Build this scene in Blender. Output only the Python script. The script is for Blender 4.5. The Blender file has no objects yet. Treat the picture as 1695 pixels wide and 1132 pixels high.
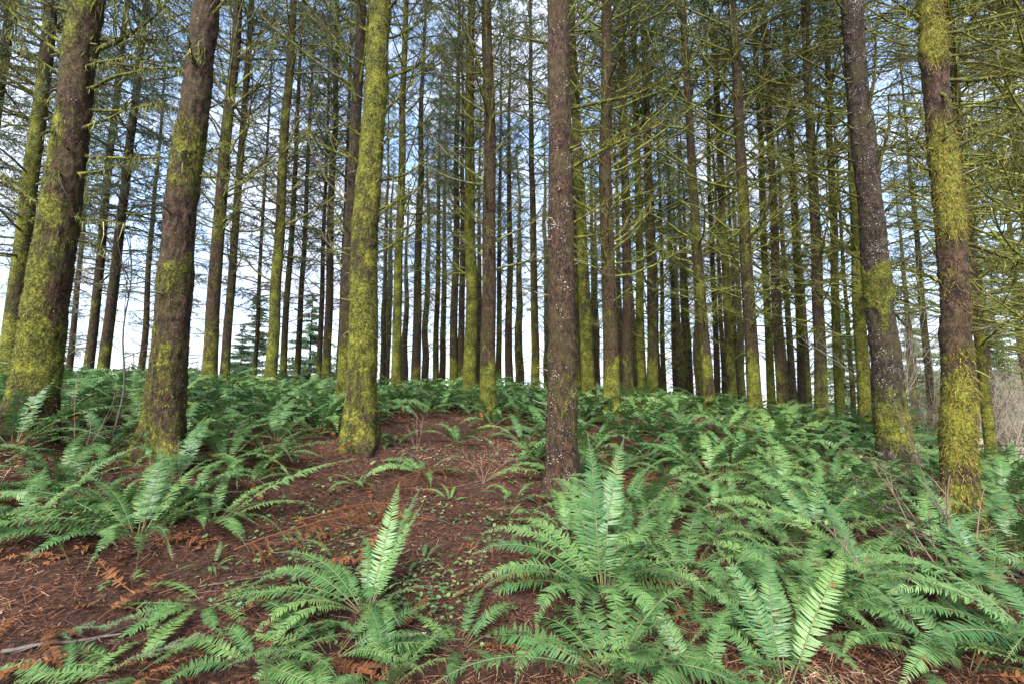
import bpy, math, random
import numpy as np
from mathutils import Vector, Matrix, Euler

rng = np.random.default_rng(11)
random.seed(11)
S = bpy.context.scene
COL = S.collection
R = math.radians

# ------------------------------------------------------------------ camera, sky, sun, exposure
FPX = 777.0                       # focal length in pixels of the 1695 px wide photograph
TILT = R(6.0)
CAMZ = 1.6
cam_d = bpy.data.cameras.new("camera")
cam_d.sensor_width = 36.0
cam_d.lens = FPX / 1695.0 * 36.0
cam_d.clip_end = 3000.0
cam_d.clip_start = 0.05
cam = bpy.data.objects.new("camera", cam_d)
cam.location = (0, 0, CAMZ)
cam.rotation_euler = (R(90) + TILT, 0, 0)
COL.objects.link(cam)
S.camera = cam

SUN_EL, SUN_AZ = R(40), R(194)    # azimuth clockwise from +Y: behind the camera, a little to its left
W = bpy.data.worlds.new("World")
S.world = W
W.use_nodes = True
nt = W.node_tree
nt.nodes.clear()
N = nt.nodes.new
L = nt.links.new
out = N('ShaderNodeOutputWorld'); bg = N('ShaderNodeBackground')
sky = N('ShaderNodeTexSky'); sky.sky_type = 'NISHITA'; sky.sun_disc = False
sky.sun_elevation = SUN_EL; sky.sun_rotation = SUN_AZ
sky.air_density = 1.0; sky.dust_density = 0.6; sky.ozone_density = 1.5
tc = N('ShaderNodeTexCoord')
sep = N('ShaderNodeSeparateXYZ'); L(tc.outputs['Generated'], sep.inputs[0])
mz = N('ShaderNodeMath'); mz.operation = 'ADD'; mz.inputs[1].default_value = 0.28; L(sep.outputs['Z'], mz.inputs[0])
mzc = N('ShaderNodeMath'); mzc.operation = 'MAXIMUM'; mzc.inputs[1].default_value = 0.12; L(mz.outputs[0], mzc.inputs[0])
dx = N('ShaderNodeMath'); dx.operation = 'DIVIDE'; L(sep.outputs['X'], dx.inputs[0]); L(mzc.outputs[0], dx.inputs[1])
dy = N('ShaderNodeMath'); dy.operation = 'DIVIDE'; L(sep.outputs['Y'], dy.inputs[0]); L(mzc.outputs[0], dy.inputs[1])
cmb = N('ShaderNodeCombineXYZ'); L(dx.outputs[0], cmb.inputs[0]); L(dy.outputs[0], cmb.inputs[1])
cn = N('ShaderNodeTexNoise'); cn.inputs['Scale'].default_value = 1.9; cn.inputs['Detail'].default_value = 7; cn.inputs['Roughness'].default_value = 0.58
L(cmb.outputs[0], cn.inputs['Vector'])
cr = N('ShaderNodeValToRGB'); cr.color_ramp.elements[0].position = 0.44; cr.color_ramp.elements[1].position = 0.56
L(cn.outputs['Fac'], cr.inputs[0])
hz = N('ShaderNodeMapRange'); hz.inputs[1].default_value = 0.0; hz.inputs[2].default_value = 0.42; hz.inputs[3].default_value = 0.9; hz.inputs[4].default_value = 0.0
L(sep.outputs['Z'], hz.inputs[0])
mx = N('ShaderNodeMath'); mx.operation = 'MAXIMUM'; L(cr.outputs[0], mx.inputs[0]); L(hz.outputs[0], mx.inputs[1])
mix = N('ShaderNodeMix'); mix.data_type = 'RGBA'
veil = N('ShaderNodeMapRange'); veil.inputs[3].default_value = 0.12; veil.inputs[4].default_value = 1.0; L(mx.outputs[0], veil.inputs[0]); L(veil.outputs[0], mix.inputs['Factor']); L(sky.outputs[0], mix.inputs['A'])
mix.inputs['B'].default_value = (2.5, 2.75, 3.35, 1)
L(mix.outputs['Result'], bg.inputs[0]); bg.inputs[1].default_value = 0.15
L(bg.outputs[0], out.inputs[0])

sun_d = bpy.data.lights.new("sun", 'SUN')
sun_d.energy = 3.7
sun_d.angle = R(45)
sun_d.color = (1.0, 0.95, 0.88)
sun = bpy.data.objects.new("sun", sun_d)
sd = Vector((math.sin(SUN_AZ) * math.cos(SUN_EL), math.cos(SUN_AZ) * math.cos(SUN_EL), math.sin(SUN_EL)))
sun.rotation_euler = sd.to_track_quat('Z', 'Y').to_euler()
COL.objects.link(sun)

S.view_settings.view_transform = 'Standard'
S.view_settings.look = 'None'
S.view_settings.exposure = 1.78
S.view_settings.gamma = 1.0

# ------------------------------------------------------------------ numeric helpers
def _h(ix, iy, iz, seed):
    n = (ix.astype(np.int64) * 374761393 + iy.astype(np.int64) * 668265263 + iz.astype(np.int64) * 2147483647 + seed * 1274126177) & 0xFFFFFFFF
    n = ((n ^ (n >> 13)) * 1274126177) & 0xFFFFFFFF
    n = n ^ (n >> 16)
    return (n & 0xFFFF) / 65535.0

def vnoise(p, seed=0):
    p = np.asarray(p, float)
    i = np.floor(p).astype(np.int64); f = p - i
    f = f * f * (3 - 2 * f)
    r = 0
    for a in (0, 1):
        wx = f[..., 0] if a else 1 - f[..., 0]
        for b in (0, 1):
            wy = f[..., 1] if b else 1 - f[..., 1]
            for c in (0, 1):
                wz = f[..., 2] if c else 1 - f[..., 2]
                r = r + wx * wy * wz * _h(i[..., 0] + a, i[..., 1] + b, i[..., 2] + c, seed)
    return r

def fbm(p, octv=4, seed=0, gain=0.5):
    p = np.asarray(p, float); r = 0; a = 1.0; t = 0
    for o in range(octv):
        r = r + a * vnoise(p * (2.03 ** o), seed + o * 17); t += a; a *= gain
    return r / t

def norm(v):
    return v / np.maximum(np.linalg.norm(v, axis=-1, keepdims=True), 1e-9)

def unproject(px, py, Y):
    u = (px - 847.5) / FPX; v = (566.0 - py) / FPX
    d = np.array([u, math.cos(TILT) - v * math.sin(TILT), math.sin(TILT) + v * math.cos(TILT)])
    return np.array([0, 0, CAMZ]) + d * (Y / d[1])

def project(p):
    x, y, z = p[0], p[1], p[2] - CAMZ
    fw = y * math.cos(TILT) + z * math.sin(TILT); up = -y * math.sin(TILT) + z * math.cos(TILT)
    return 847.5 + FPX * x / fw, 566.0 - FPX * up / fw

# the lie of the land: heights known at these spots, smooth in between
CTRL = np.array([
    (0, -3, 0), (-4, -2, .1), (4, -2, -.1), (0, 0, 0), (-3, 1, .2), (3, 1, -.05), (-2.5, 2.7, .2), (0, 2.65, 0), (2.5, 2.7, 0.0), (-4, 3.6, .55), (-5.1, 5, 1.1),
    (-4, 5.2, .85), (-2.1, 6.5, .83), (-.6, 5.0, .38), (.64, 6.05, .34), (4.4, 4.6, .17), (5.7, 7, .48), (8.3, 7.5, -.05), (11, 11, -.1), (2.3, 11, 1.12), (-.5, 10, 1.06),
    (5.4, 13, 1.05), (6.2, 12, .95), (7.8, 12, .75), (8.6, 11, .55), (-1.2, 13, 1.36), (-3.5, 10, 1.25), (-7.3, 14, 1.55), (-7.8, 11, 1.55), (-11.8, 12, 1.6),
    (-9, 7, 1.5), (-13, 7, 1.6), (2.5, 8, .65), (0, 15, 1.36), (-8, 17, 1.4), (5, 17, .9), (12, 6, -.4), (13, 14, -.6), (14, 3, -.4),
    (0, 21, 1.0), (-14, 17, 1.2), (9, 18, .1), (0, 30, .0), (-15, 30, -.6), (12, 28, -.8), (18, 20, -1.2), (-22, 12, 1.0), (22, 8, -1.2)], float)
def _phi(d2):
    return np.sqrt(d2 + 1.5 ** 2)
_A = _phi(((CTRL[:, None, :2] - CTRL[None, :, :2]) ** 2).sum(-1))
_n = len(CTRL)
_M = np.zeros((_n + 3, _n + 3)); _M[:_n, :_n] = _A - 0.15 * np.eye(_n)
_M[:_n, _n] = 1; _M[:_n, _n + 1:] = CTRL[:, :2]; _M[_n:, :_n] = _M[:_n, _n:].T
_w = np.linalg.solve(_M, np.concatenate([CTRL[:, 2], [0, 0, 0]]))
MOUND = [(unproject(a, b, c)[0], c) for a, b, c in ((48, 690, 5.1), (265, 765, 5.2), (595, 745, 6.3), (930, 825, 5.75), (1484, 775, 7.0), (1594, 890, 4.6), (809, 690, 9.6), (1011, 670, 10.2))]
def ground(x, y):
    x = np.asarray(x, float); y = np.asarray(y, float)
    sh = x.shape; x = x.ravel(); y = y.ravel()
    d2 = (x[:, None] - CTRL[None, :, 0]) ** 2 + (y[:, None] - CTRL[None, :, 1]) ** 2
    z = _phi(d2) @ _w[:_n] + _w[_n] + _w[_n + 1] * x + _w[_n + 2] * y
    r = np.maximum(np.sqrt((x / 22.0) ** 2 + ((y - 9) / 22.0) ** 2) - 0.75, 0)
    k = np.clip(r / 0.6, 0, 1); k = k * k * (3 - 2 * k)
    far = -1.2 - 5.0 * np.clip((np.hypot(x, y - 9) - 25) / 60, 0, 1)
    z = np.clip(z, -3, 2.0) * (1 - k) + far * k
    for (mx_, my_) in MOUND:
        z = z + .10 * np.exp(-((x - mx_) ** 2 + (y - my_) ** 2) / .45 ** 2)
    near = np.exp(-((x / 14) ** 2 + ((y - 7) / 12) ** 2))
    p = np.stack([x, y, np.zeros_like(x)], -1)
    z = z + ((fbm(p * 1.1, 3, 5) - .5) * 0.16 + (fbm(p * 6.0, 2, 9) - .5) * 0.035) * near
    return z.reshape(sh)
def gz(x, y):
    return float(ground(np.array([x]), np.array([y]))[0])
def hit(px, py):
    """where the sight line through a photograph pixel meets the ground"""
    d = unproject(px, py, 1.0) - np.array([0, 0, CAMZ])
    ts = np.linspace(1.5, 26, 600)
    P = np.array([0, 0, CAMZ]) + d * ts[:, None]
    below = np.nonzero(P[:, 2] <= ground(P[:, 0], P[:, 1]))[0]
    i = below[0] if len(below) else int(np.argmin(P[:, 2] - ground(P[:, 0], P[:, 1])))
    return P[i]

# ------------------------------------------------------------------ mesh helpers
class MB:
    """collects vertices, faces, material slots and four per-vertex values, then links them as ONE mesh"""
    def __init__(s):
        s.v = []; s.f3 = []; s.f4 = []; s.m3 = []; s.m4 = []; s.a = {'moss': [], 'lichen': [], 'tone': [], 'rnd': []}; s.n = 0
    def add(s, V, quads=None, tris=None, mat=0, **at):
        V = np.asarray(V, float).reshape(-1, 3); n = len(V)
        s.v.append(V)
        for k in s.a:
            x = at.get(k, 0.0)
            s.a[k].append(np.broadcast_to(np.asarray(x, float).ravel() if np.ndim(x) else x, (n,)))
        if quads is not None and len(quads):
            q = np.asarray(quads, np.int64).reshape(-1, 4) + s.n; s.f4.append(q); s.m4.append(np.full(len(q), mat))
        if tris is not None and len(tris):
            t = np.asarray(tris, np.int64).reshape(-1, 3) + s.n; s.f3.append(t); s.m3.append(np.full(len(t), mat))
        s.n += n
    def mesh(s, name, mats, smooth=True, center=None):
        V = np.concatenate(s.v)
        if center is not None: V = V - np.asarray(center)
        q = np.concatenate(s.f4) if s.f4 else np.zeros((0, 4), np.int64)
        t = np.concatenate(s.f3) if s.f3 else np.zeros((0, 3), np.int64)
        me = bpy.data.meshes.new(name)
        me.vertices.add(len(V)); me.vertices.foreach_set('co', V.astype(np.float32).ravel())
        nl = q.size + t.size
        me.loops.add(nl); me.loops.foreach_set('vertex_index', np.concatenate([q.ravel(), t.ravel()]).astype(np.int32))
        me.polygons.add(len(q) + len(t))
        st = np.concatenate([np.arange(len(q)) * 4, q.size + np.arange(len(t)) * 3]).astype(np.int32)
        me.polygons.foreach_set('loop_start', st)
        for m in mats: me.materials.append(m)
        mi = np.concatenate(([*s.m4] if s.m4 else []) + ([*s.m3] if s.m3 else [])).astype(np.int32)
        me.polygons.foreach_set('material_index', mi)
        me.polygons.foreach_set('use_smooth', np.full(len(mi), bool(smooth)))
        for k, x in s.a.items():
            at = me.attributes.new(k, 'FLOAT', 'POINT'); at.data.foreach_set('value', np.concatenate(x).astype(np.float32))
        me.update(calc_edges=True)
        return me
    def build(s, name, mats, parent=None, smooth=True, loc=None):
        o = bpy.data.objects.new(name, s.mesh(name, mats, smooth, loc))
        COL.objects.link(o)
        if parent is not None: o.parent = parent
        if loc is not None: o.location = loc
        return o

def tubes(P, Rr, sides=4, ref=(0.31, 0.17, 0.93)):
    """P [M,N,3] centre lines, Rr [M,N] radii -> vertices, quads"""
    P = np.asarray(P, float); M_, Nn, _ = P.shape
    T = np.gradient(P, axis=1); T = norm(T)
    ref = np.asarray(ref, float)
    U = norm(np.cross(T, np.broadcast_to(ref, T.shape))); Vv = np.cross(T, U)
    a = np.arange(sides) * 2 * math.pi / sides
    ring = U[:, :, None, :] * np.cos(a)[None, None, :, None] + Vv[:, :, None, :] * np.sin(a)[None, None, :, None]
    V = P[:, :, None, :] + ring * np.asarray(Rr)[:, :, None, None]
    base = (np.arange(M_) * Nn * sides)[:, None, None]
    i = np.arange(Nn - 1)[None, :, None]; j = np.arange(sides)[None, None, :]; j2 = (j + 1) % sides
    Q = np.stack(np.broadcast_arrays(base + i * sides + j, base + i * sides + j2, base + (i + 1) * sides + j2, base + (i + 1) * sides + j), -1).reshape(-1, 4)
    return V.reshape(-1, 3), Q

def tag(o, label=None, cat=None, group=None, kind=None):
    if label: o['label'] = label
    if cat: o['category'] = cat
    if group: o['group'] = group
    if kind: o['kind'] = kind
    return o
def empty(name, loc, rz=0):
    o = bpy.data.objects.new(name, None); o.location = loc; o.rotation_euler = (0, 0, rz); o.empty_display_size = .2
    COL.objects.link(o); return o

# ------------------------------------------------------------------ materials
def new_mat(name):
    m = bpy.data.materials.new(name); m.use_nodes = True
    n = m.node_tree; n.nodes.clear()
    o = n.nodes.new('ShaderNodeOutputMaterial'); b = n.nodes.new('ShaderNodeBsdfPrincipled')
    n.links.new(b.outputs[0], o.inputs[0])
    return m, n, b, o
def attr(n, name):
    a = n.nodes.new('ShaderNodeAttribute'); a.attribute_name = name; return a.outputs['Fac']
def math_(n, op, a, b=0.0, c=None):
    m = n.nodes.new('ShaderNodeMath'); m.operation = op
    for i, x in enumerate((a, b, c)):
        if x is None: continue
        if isinstance(x, (int, float)): m.inputs[i].default_value = x
        else: n.links.new(x, m.inputs[i])
    return m.outputs[0]
def mixc(n, f, a, b):
    m = n.nodes.new('ShaderNodeMix'); m.data_type = 'RGBA'
    for k, x in (('Factor', f), ('A', a), ('B', b)):
        if isinstance(x, (int, float)): m.inputs[k].default_value = x
        elif isinstance(x, tuple): m.inputs[k].default_value = (*x, 1)
        else: n.links.new(x, m.inputs[k])
    return m.outputs['Result']
def ramp(n, f, stops):
    r = n.nodes.new('ShaderNodeValToRGB'); e = r.color_ramp.elements
    while len(e) < len(stops): e.new(0.5)
    for i, (p, c) in enumerate(stops): e[i].position = p; e[i].color = (*c, 1) if isinstance(c, tuple) else (c, c, c, 1)
    n.links.new(f, r.inputs[0]); return r.outputs[0]
def noise(n, scale, detail=4, rough=.55, vec=None, stretch=None):
    t = n.nodes.new('ShaderNodeTexNoise'); t.inputs['Scale'].default_value = scale; t.inputs['Detail'].default_value = detail; t.inputs['Roughness'].default_value = rough
    if vec is None:
        vec = n.nodes.new('ShaderNodeTexCoord').outputs['Object']
    if stretch:
        mp = n.nodes.new('ShaderNodeMapping'); mp.inputs['Scale'].default_value = stretch; n.links.new(vec, mp.inputs[0]); vec = mp.outputs[0]
    n.links.new(vec, t.inputs['Vector']); return t.outputs['Fac']
def bump(n, b, h, strength, dist):
    k = n.nodes.new('ShaderNodeBump'); k.inputs['Strength'].default_value = strength; k.inputs['Distance'].default_value = dist
    n.links.new(h, k.inputs['Height']); n.links.new(k.outputs[0], b.inputs['Normal'])
def oinfo(n):
    return n.nodes.new('ShaderNodeObjectInfo').outputs['Random']

def bark_material():
    m, n, b, o = new_mat('spruce_bark')
    moss, lichen, tone = attr(n, 'moss'), attr(n, 'lichen'), attr(n, 'tone')
    n1 = noise(n, 22, 6, .7, stretch=(1, 1, .5)); n2 = noise(n, 75, 3, .65, stretch=(1, 1, .5)); n3 = noise(n, 3.0, 3, .5)
    f = math_(n, 'ADD', math_(n, 'MULTIPLY', n1, .6), math_(n, 'MULTIPLY', n2, .4))
    red = ramp(n, f, [(.41, (.004, .002, .0012)), (.49, (.025, .0118, .0060)), (.59, (.076, .040, .021))])
    dark = ramp(n, f, [(.41, (.003, .002, .0018)), (.49, (.019, .0122, .0092)), (.60, (.070, .050, .038))])
    bark = mixc(n, tone, dark, red)
    bark = mixc(n, math_(n, 'MAXIMUM', math_(n, 'MULTIPLY', math_(n, 'SUBTRACT', n3, .42), 2.2), 0), bark, mixc(n, f, (.014, .013, .004), (.075, .064, .020)))
    # pale lichen flecks
    vo = n.nodes.new('ShaderNodeTexVoronoi'); vo.inputs['Scale'].default_value = 34
    n.links.new(n.nodes.new('ShaderNodeTexCoord').outputs['Object'], vo.inputs['Vector'])
    ln = noise(n, 5, 3, .6)
    sz = math_(n, 'MULTIPLY', math_(n, 'MAXIMUM', math_(n, 'SUBTRACT', math_(n, 'ADD', ln, math_(n, 'MULTIPLY', lichen, .17)), .51), 0), 1.1)
    spot = math_(n, 'MULTIPLY', math_(n, 'LESS_THAN', vo.outputs['Distance'], sz), math_(n, 'GREATER_THAN', lichen, .02))
    spot = math_(n, 'MULTIPLY', spot, math_(n, 'GREATER_THAN', noise(n, 90, 2), .47))
    bark = mixc(n, math_(n, 'MULTIPLY', spot, .75), bark, (.36, .37, .35))
    # moss
    g = noise(n, 38, 4, .7); g2 = noise(n, 5, 3, .6)
    gf = math_(n, 'ADD', math_(n, 'MULTIPLY', g, .6), math_(n, 'MULTIPLY', g2, .4))
    mc = ramp(n, gf, [(.39, (.010, .010, .002)), (.49, (.064, .068, .008)), (.61, (.200, .205, .023))])
    mk = ramp(n, math_(n, 'ADD', moss, math_(n, 'MULTIPLY', math_(n, 'SUBTRACT', math_(n, 'ADD', math_(n, 'MULTIPLY', noise(n, 30, 4, .75, stretch=(1, 1, .4)), .6), math_(n, 'MULTIPLY', noise(n, 8, 3, .6, stretch=(1, 1, .6)), .4)), .5), 3.2)), [(.35, 0.0), (.75, .95)])
    n.links.new(mixc(n, mk, bark, mc), b.inputs['Base Color'])
    b.inputs['Roughness'].default_value = .88; b.inputs['Specular IOR Level'].default_value = .25
    bump(n, b, math_(n, 'ADD', f, math_(n, 'MULTIPLY', mk, math_(n, 'MULTIPLY', g, .8))), 1.0, .035)
    return m
def moss_material():
    m, n, b, o = new_mat('moss_strands')
    c = ramp(n, attr(n, 'rnd'), [(0, (.015, .014, .004)), (.45, (.072, .072, .010)), (.8, (.165, .158, .022)), (1, (.27, .235, .05))])
    c = mixc(n, attr(n, 'tone'), c, mixc(n, .5, c, (.30, .20, .05)))
    c = mixc(n, attr(n, 'lichen'), c, (.32, .36, .20))
    n.links.new(c, b.inputs['Base Color']); b.inputs['Roughness'].default_value = .9; b.inputs['Specular IOR Level'].default_value = .15
    return m
def leafy(name, cols, rough=.45, trans=.25, spec=.5, obj_rand=.6, brown=False):
    m, n, b, o = new_mat(name)
    f = math_(n, 'ADD', math_(n, 'MULTIPLY', oinfo(n), obj_rand), math_(n, 'MULTIPLY', attr(n, 'rnd'), 1 - obj_rand))
    c = ramp(n, f, cols)
    if brown:
        ad = n.nodes.new('ShaderNodeVectorMath'); ad.operation = 'ADD'
        n.links.new(n.nodes.new('ShaderNodeTexCoord').outputs['Object'], ad.inputs[0])
        n.links.new(math_(n, 'MULTIPLY', oinfo(n), 57.0), ad.inputs[1])
        bn = noise(n, 5.5, 3, .7, vec=ad.outputs[0])
        c = mixc(n, ramp(n, bn, [(.30, .75), (.36, 0.0)]), c, mixc(n, attr(n, 'rnd'), (.10, .055, .018), (.22, .15, .035)))
        c = mixc(n, ramp(n, bn, [(.50, 0.0), (.72, .7)]), c, mixc(n, .5, c, (.16, .25, .04)))
    n.links.new(c, b.inputs['Base Color']); b.inputs['Roughness'].default_value = rough; b.inputs['Specular IOR Level'].default_value = spec
    t = n.nodes.new('ShaderNodeBsdfTranslucent'); n.links.new(c, t.inputs[0])
    ms = n.nodes.new('ShaderNodeMixShader'); ms.inputs[0].default_value = trans
    n.links.new(b.outputs[0], ms.inputs[1]); n.links.new(t.outputs[0], ms.inputs[2]); n.links.new(ms.outputs[0], o.inputs[0])
    return m
def limbwood_material():
    m, n, b, o = new_mat('limb_wood')
    f = noise(n, 9, 4, .65)
    wood = ramp(n, f, [(.38, (.045, .036, .028)), (.62, (.19, .16, .125))])
    mc = ramp(n, f, [(.38, (.048, .054, .011)), (.62, (.190, .200, .044))])
    k = ramp(n, math_(n, 'ADD', attr(n, 'moss'), math_(n, 'MULTIPLY', math_(n, 'SUBTRACT', noise(n, 2.2, 3, .6), .5), 2.0)), [(.35, 0.0), (.7, 1.0)])
    n.links.new(mixc(n, k, wood, mc), b.inputs['Base Color']); b.inputs['Roughness'].default_value = .9; b.inputs['Specular IOR Level'].default_value = .2
    return m
LIMBWOOD = limbwood_material()
BARK = bark_material()
MOSS = moss_material()
NEEDLEDARK = leafy('dark_needles', [(0, (.040, .072, .040)), (.5, (.080, .125, .070)), (1, (.13, .18, .10))], .55, .45, .3, .35)  # darker green needles, for crowns needled low on the trunk
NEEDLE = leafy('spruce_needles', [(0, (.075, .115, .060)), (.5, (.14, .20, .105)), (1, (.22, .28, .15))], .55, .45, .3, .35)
FIRLEAF = leafy('fir_foliage', [(0, (.10, .17, .08)), (1, (.20, .29, .14))], .55, .3, .3, .5)
FERN = leafy('fern_green', [(0, (.030, .085, .026)), (.35, (.058, .140, .044)), (.7, (.100, .200, .062)), (1, (.145, .240, .060))], .46, .25, .42, .72, True)
FERNDEAD = leafy('fern_dead', [(0, (.05, .021, .010)), (.5, (.135, .054, .020)), (1, (.23, .105, .040))], .7, .2, .2, .5)
SEED = leafy('seedling_leaf', [(0, (.045, .095, .032)), (.6, (.085, .155, .058)), (1, (.17, .23, .09))], .5, .25, .4, 0)
LITTER = leafy('needle_litter', [(0, (.010, .007, .006)), (.35, (.052, .024, .016)), (.6, (.135, .056, .032)), (.85, (.25, .125, .072)), (1, (.40, .28, .19))], .8, 0.0, .2, 0)
def wood_mat(name, a, b_):
    m, n, b, o = new_mat(name)
    c = ramp(n, noise(n, 14, 5, .65, stretch=(1, 1, 1)), [(.3, a), (.7, b_)])
    n.links.new(c, b.inputs['Base Color']); b.inputs['Roughness'].default_value = .8
    bump(n, b, noise(n, 60, 3), .5, .005)
    return m
TWIG = wood_mat('bare_twig', (.06, .036, .024), (.19, .13, .09))
FSTEM = wood_mat('fern_midrib', (.05, .06, .02), (.13, .12, .05))
DARKTWIG = wood_mat('dark_twig', (.02, .016, .015), (.075, .06, .052))
PALETWIG = wood_mat('pale_twig', (.22, .18, .13), (.46, .40, .32))
STICK = wood_mat('fallen_stick_wood', (.04, .03, .024), (.14, .115, .095))
def ground_material():
    m, n, b, o = new_mat('forest_floor')
    a = noise(n, 2.2, 6, .65); c = noise(n, 26, 6, .7); d = noise(n, 120, 4, .7)
    f = math_(n, 'ADD', math_(n, 'MULTIPLY', c, .55), math_(n, 'MULTIPLY', d, .45))
    col = ramp(n, f, [(.40, (.007, .005, .0045)), (.48, (.036, .018, .013)), (.56, (.105, .047, .029)), (.64, (.23, .135, .082))])
    col = mixc(n, ramp(n, a, [(.4, 0.0), (.62, .55)]), col, mixc(n, f, (.02, .013, .011), (.07, .045, .033)))
    sp = n.nodes.new('ShaderNodeSeparateXYZ'); n.links.new(n.nodes.new('ShaderNodeTexCoord').outputs['Object'], sp.inputs[0])
    e = math_(n, 'ADD', math_(n, 'MAXIMUM', math_(n, 'SUBTRACT', sp.outputs[0], 9.0), math_(n, 'MULTIPLY', math_(n, 'SUBTRACT', sp.outputs[1], 21), .5)), math_(n, 'MULTIPLY', a, 2.0))
    k = ramp(n, math_(n, 'MULTIPLY', e, .2), [(.3, 0.0), (.7, 1.0)])
    grass = ramp(n, math_(n, 'ADD', math_(n, 'MULTIPLY', a, .5), math_(n, 'MULTIPLY', c, .5)), [(.35, (.22, .20, .13)), (.6, (.46, .43, .33))])
    n.links.new(mixc(n, k, col, grass), b.inputs['Base Color']); b.inputs['Roughness'].default_value = .95; b.inputs['Specular IOR Level'].default_value = .1
    bump(n, b, f, 1.0, .03)
    return m

# ------------------------------------------------------------------ ground: one sheet out to the horizon
def axis_(lo, hi, step, far, grow):
    a = list(np.arange(lo, hi + 1e-6, step)); s = step; x = a[-1]
    while x < far: s *= grow; x += s; a.append(x)
    s = step; x = a[0]; pre = []
    while x > -far: s *= grow; x -= s; pre.append(x)
    return np.array(pre[::-1] + a)
gx = axis_(-7, 7, .06, 900, 1.12); gy = axis_(1.6, 12, .06, 900, 1.12)
GX, GY = np.meshgrid(gx, gy)
mb = MB()
nx, ny = len(gx), len(gy)
GZ = np.concatenate([ground(GX[i:i + 20], GY[i:i + 20]) for i in range(0, ny, 20)])
ii = (np.arange(ny - 1)[:, None] * nx + np.arange(nx - 1)[None, :]).ravel()
mb.add(np.stack([GX, GY, GZ], -1), quads=np.stack([ii, ii + 1, ii + nx + 1, ii + nx], -1))
tag(mb.build('ground', [ground_material()]), kind='structure')

# ------------------------------------------------------------------ trees
def trunk_mesh(B, D, H, rb, bands, lichen, tone, near, seed, mossbase=.15):
    """bark surface round a slightly wandering axis; bands: (height, moss) pairs"""
    if near: hs = np.concatenate([np.arange(-.35, 8.2, .032), np.linspace(8.3, H, 14)]); sd_ = 60
    else: hs = np.concatenate([np.arange(-.4, 3.0, .10), np.linspace(3.05, H, 60)]); sd_ = 18
    D = norm(np.asarray(D, float)); B = np.asarray(B, float)
    wob = np.stack([(fbm(np.stack([hs * .35, np.full_like(hs, seed * 3.7), 0 * hs], -1), 2, 3) - .5), (fbm(np.stack([hs * .35, np.full_like(hs, seed * 5.1 + 9), 0 * hs], -1), 2, 4) - .5), 0 * hs], -1)
    wob = wob * (rb * 1.0) * np.clip(hs / 2, 0, 1)[:, None]
    C = B + D * hs[:, None] + wob
    hh = np.maximum(hs, 0)
    r = rb * np.clip(1.045 - hh / H, .03, None) ** .9 * (1 + .42 * np.exp(-hh / .20) + .12 * np.exp(-hh / .8))
    a = np.arange(sd_) * 2 * math.pi / sd_
    U = norm(np.cross(D, np.array([0, 1.0, 0]))); Vv = np.cross(D, U)
    Nn = U[None, :] * np.cos(a)[:, None] + Vv[None, :] * np.sin(a)[:, None]
    lob = 1 + (.20 * np.cos(4 * a + seed) + .14 * np.cos(3 * a + seed * 2.3))[None, :] * np.exp(-hh / .26)[:, None] + .03 * np.cos(2 * a + seed)[None, :]
    P = C[:, None, :] + Nn[None] * (r[:, None] * lob)[..., None]
    q = P + seed * 7.3
    hw_ = hs[:, None] + (fbm(q * np.array([2.2, 2.2, 1.2]), 3, 61) - .5) * 1.5
    bm = np.interp(hw_, [b[0] for b in bands], [b[1] for b in bands])
    mask = np.clip(bm + (fbm(q * np.array([2.6, 2.6, 1.6]), 3, 21) - .5) * 1.15 + .12 * np.sin(a + seed)[None], 0, 1)
    mask = np.clip((mask - .22) / .75, 0, 1) if near else np.clip((mask - .2) / .5, 0, 1)
    if near:
        rid = 1 - np.abs(fbm(q * np.array([15, 15, 6]), 3, 31, .6) - .5) * 5
        amp = .011 * rid + .020 * (fbm(q * np.array([30, 30, 20]), 2, 37, .6) - .5) + .018 * (fbm(q * np.array([6, 6, 3]), 2, 33) - .5) * 2
        amp = amp + mask * .016 * (.4 + fbm(q * 18, 2, 35))
        P = P + Nn[None] * amp[..., None]
    mb = MB(); nr = len(hs)
    i = np.arange(nr - 1)[:, None] * sd_; j = np.arange(sd_)[None, :]; j2 = (j + 1) % sd_
    mb.add(P, quads=np.stack([i + j, i + j2, i + sd_ + j2, i + sd_ + j], -1).reshape(-1, 4), moss=mask, lichen=lichen, tone=tone)
    return mb, P, np.broadcast_to(Nn[None], P.shape), mask, hs, C, r

def strands(mb, pos, out_, length, width, tone=0.0, lichen=0.0, droop=.75):
    """little hanging tufts of moss, two faces each"""
    n = len(pos)
    side = norm(np.cross(out_, np.array([0, 0, 1.0]) + rng.normal(0, .5, (n, 3))))
    down = np.array([0, 0, -1.0])
    ln = length[:, None]
    mid = pos + out_ * ln * .28 + down * ln * .35 * droop + rng.normal(0, .12, (n, 3)) * ln
    tip = pos + out_ * ln * .25 + down * ln * droop + rng.normal(0, .22, (n, 3)) * ln
    w = width[:, None]
    V = np.stack([pos - side * w, pos + side * w, mid + side * w * .8, mid - side * w * .8, tip], 1)
    b = np.arange(n)[:, None] * 5
    rd = np.repeat(np.clip(rng.normal(.5, .24, n), 0, 1), 5)
    mb.add(V, quads=b + np.array([0, 1, 2, 3]), tris=b + np.array([3, 2, 4]), rnd=rd, tone=tone, lichen=lichen)

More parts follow.
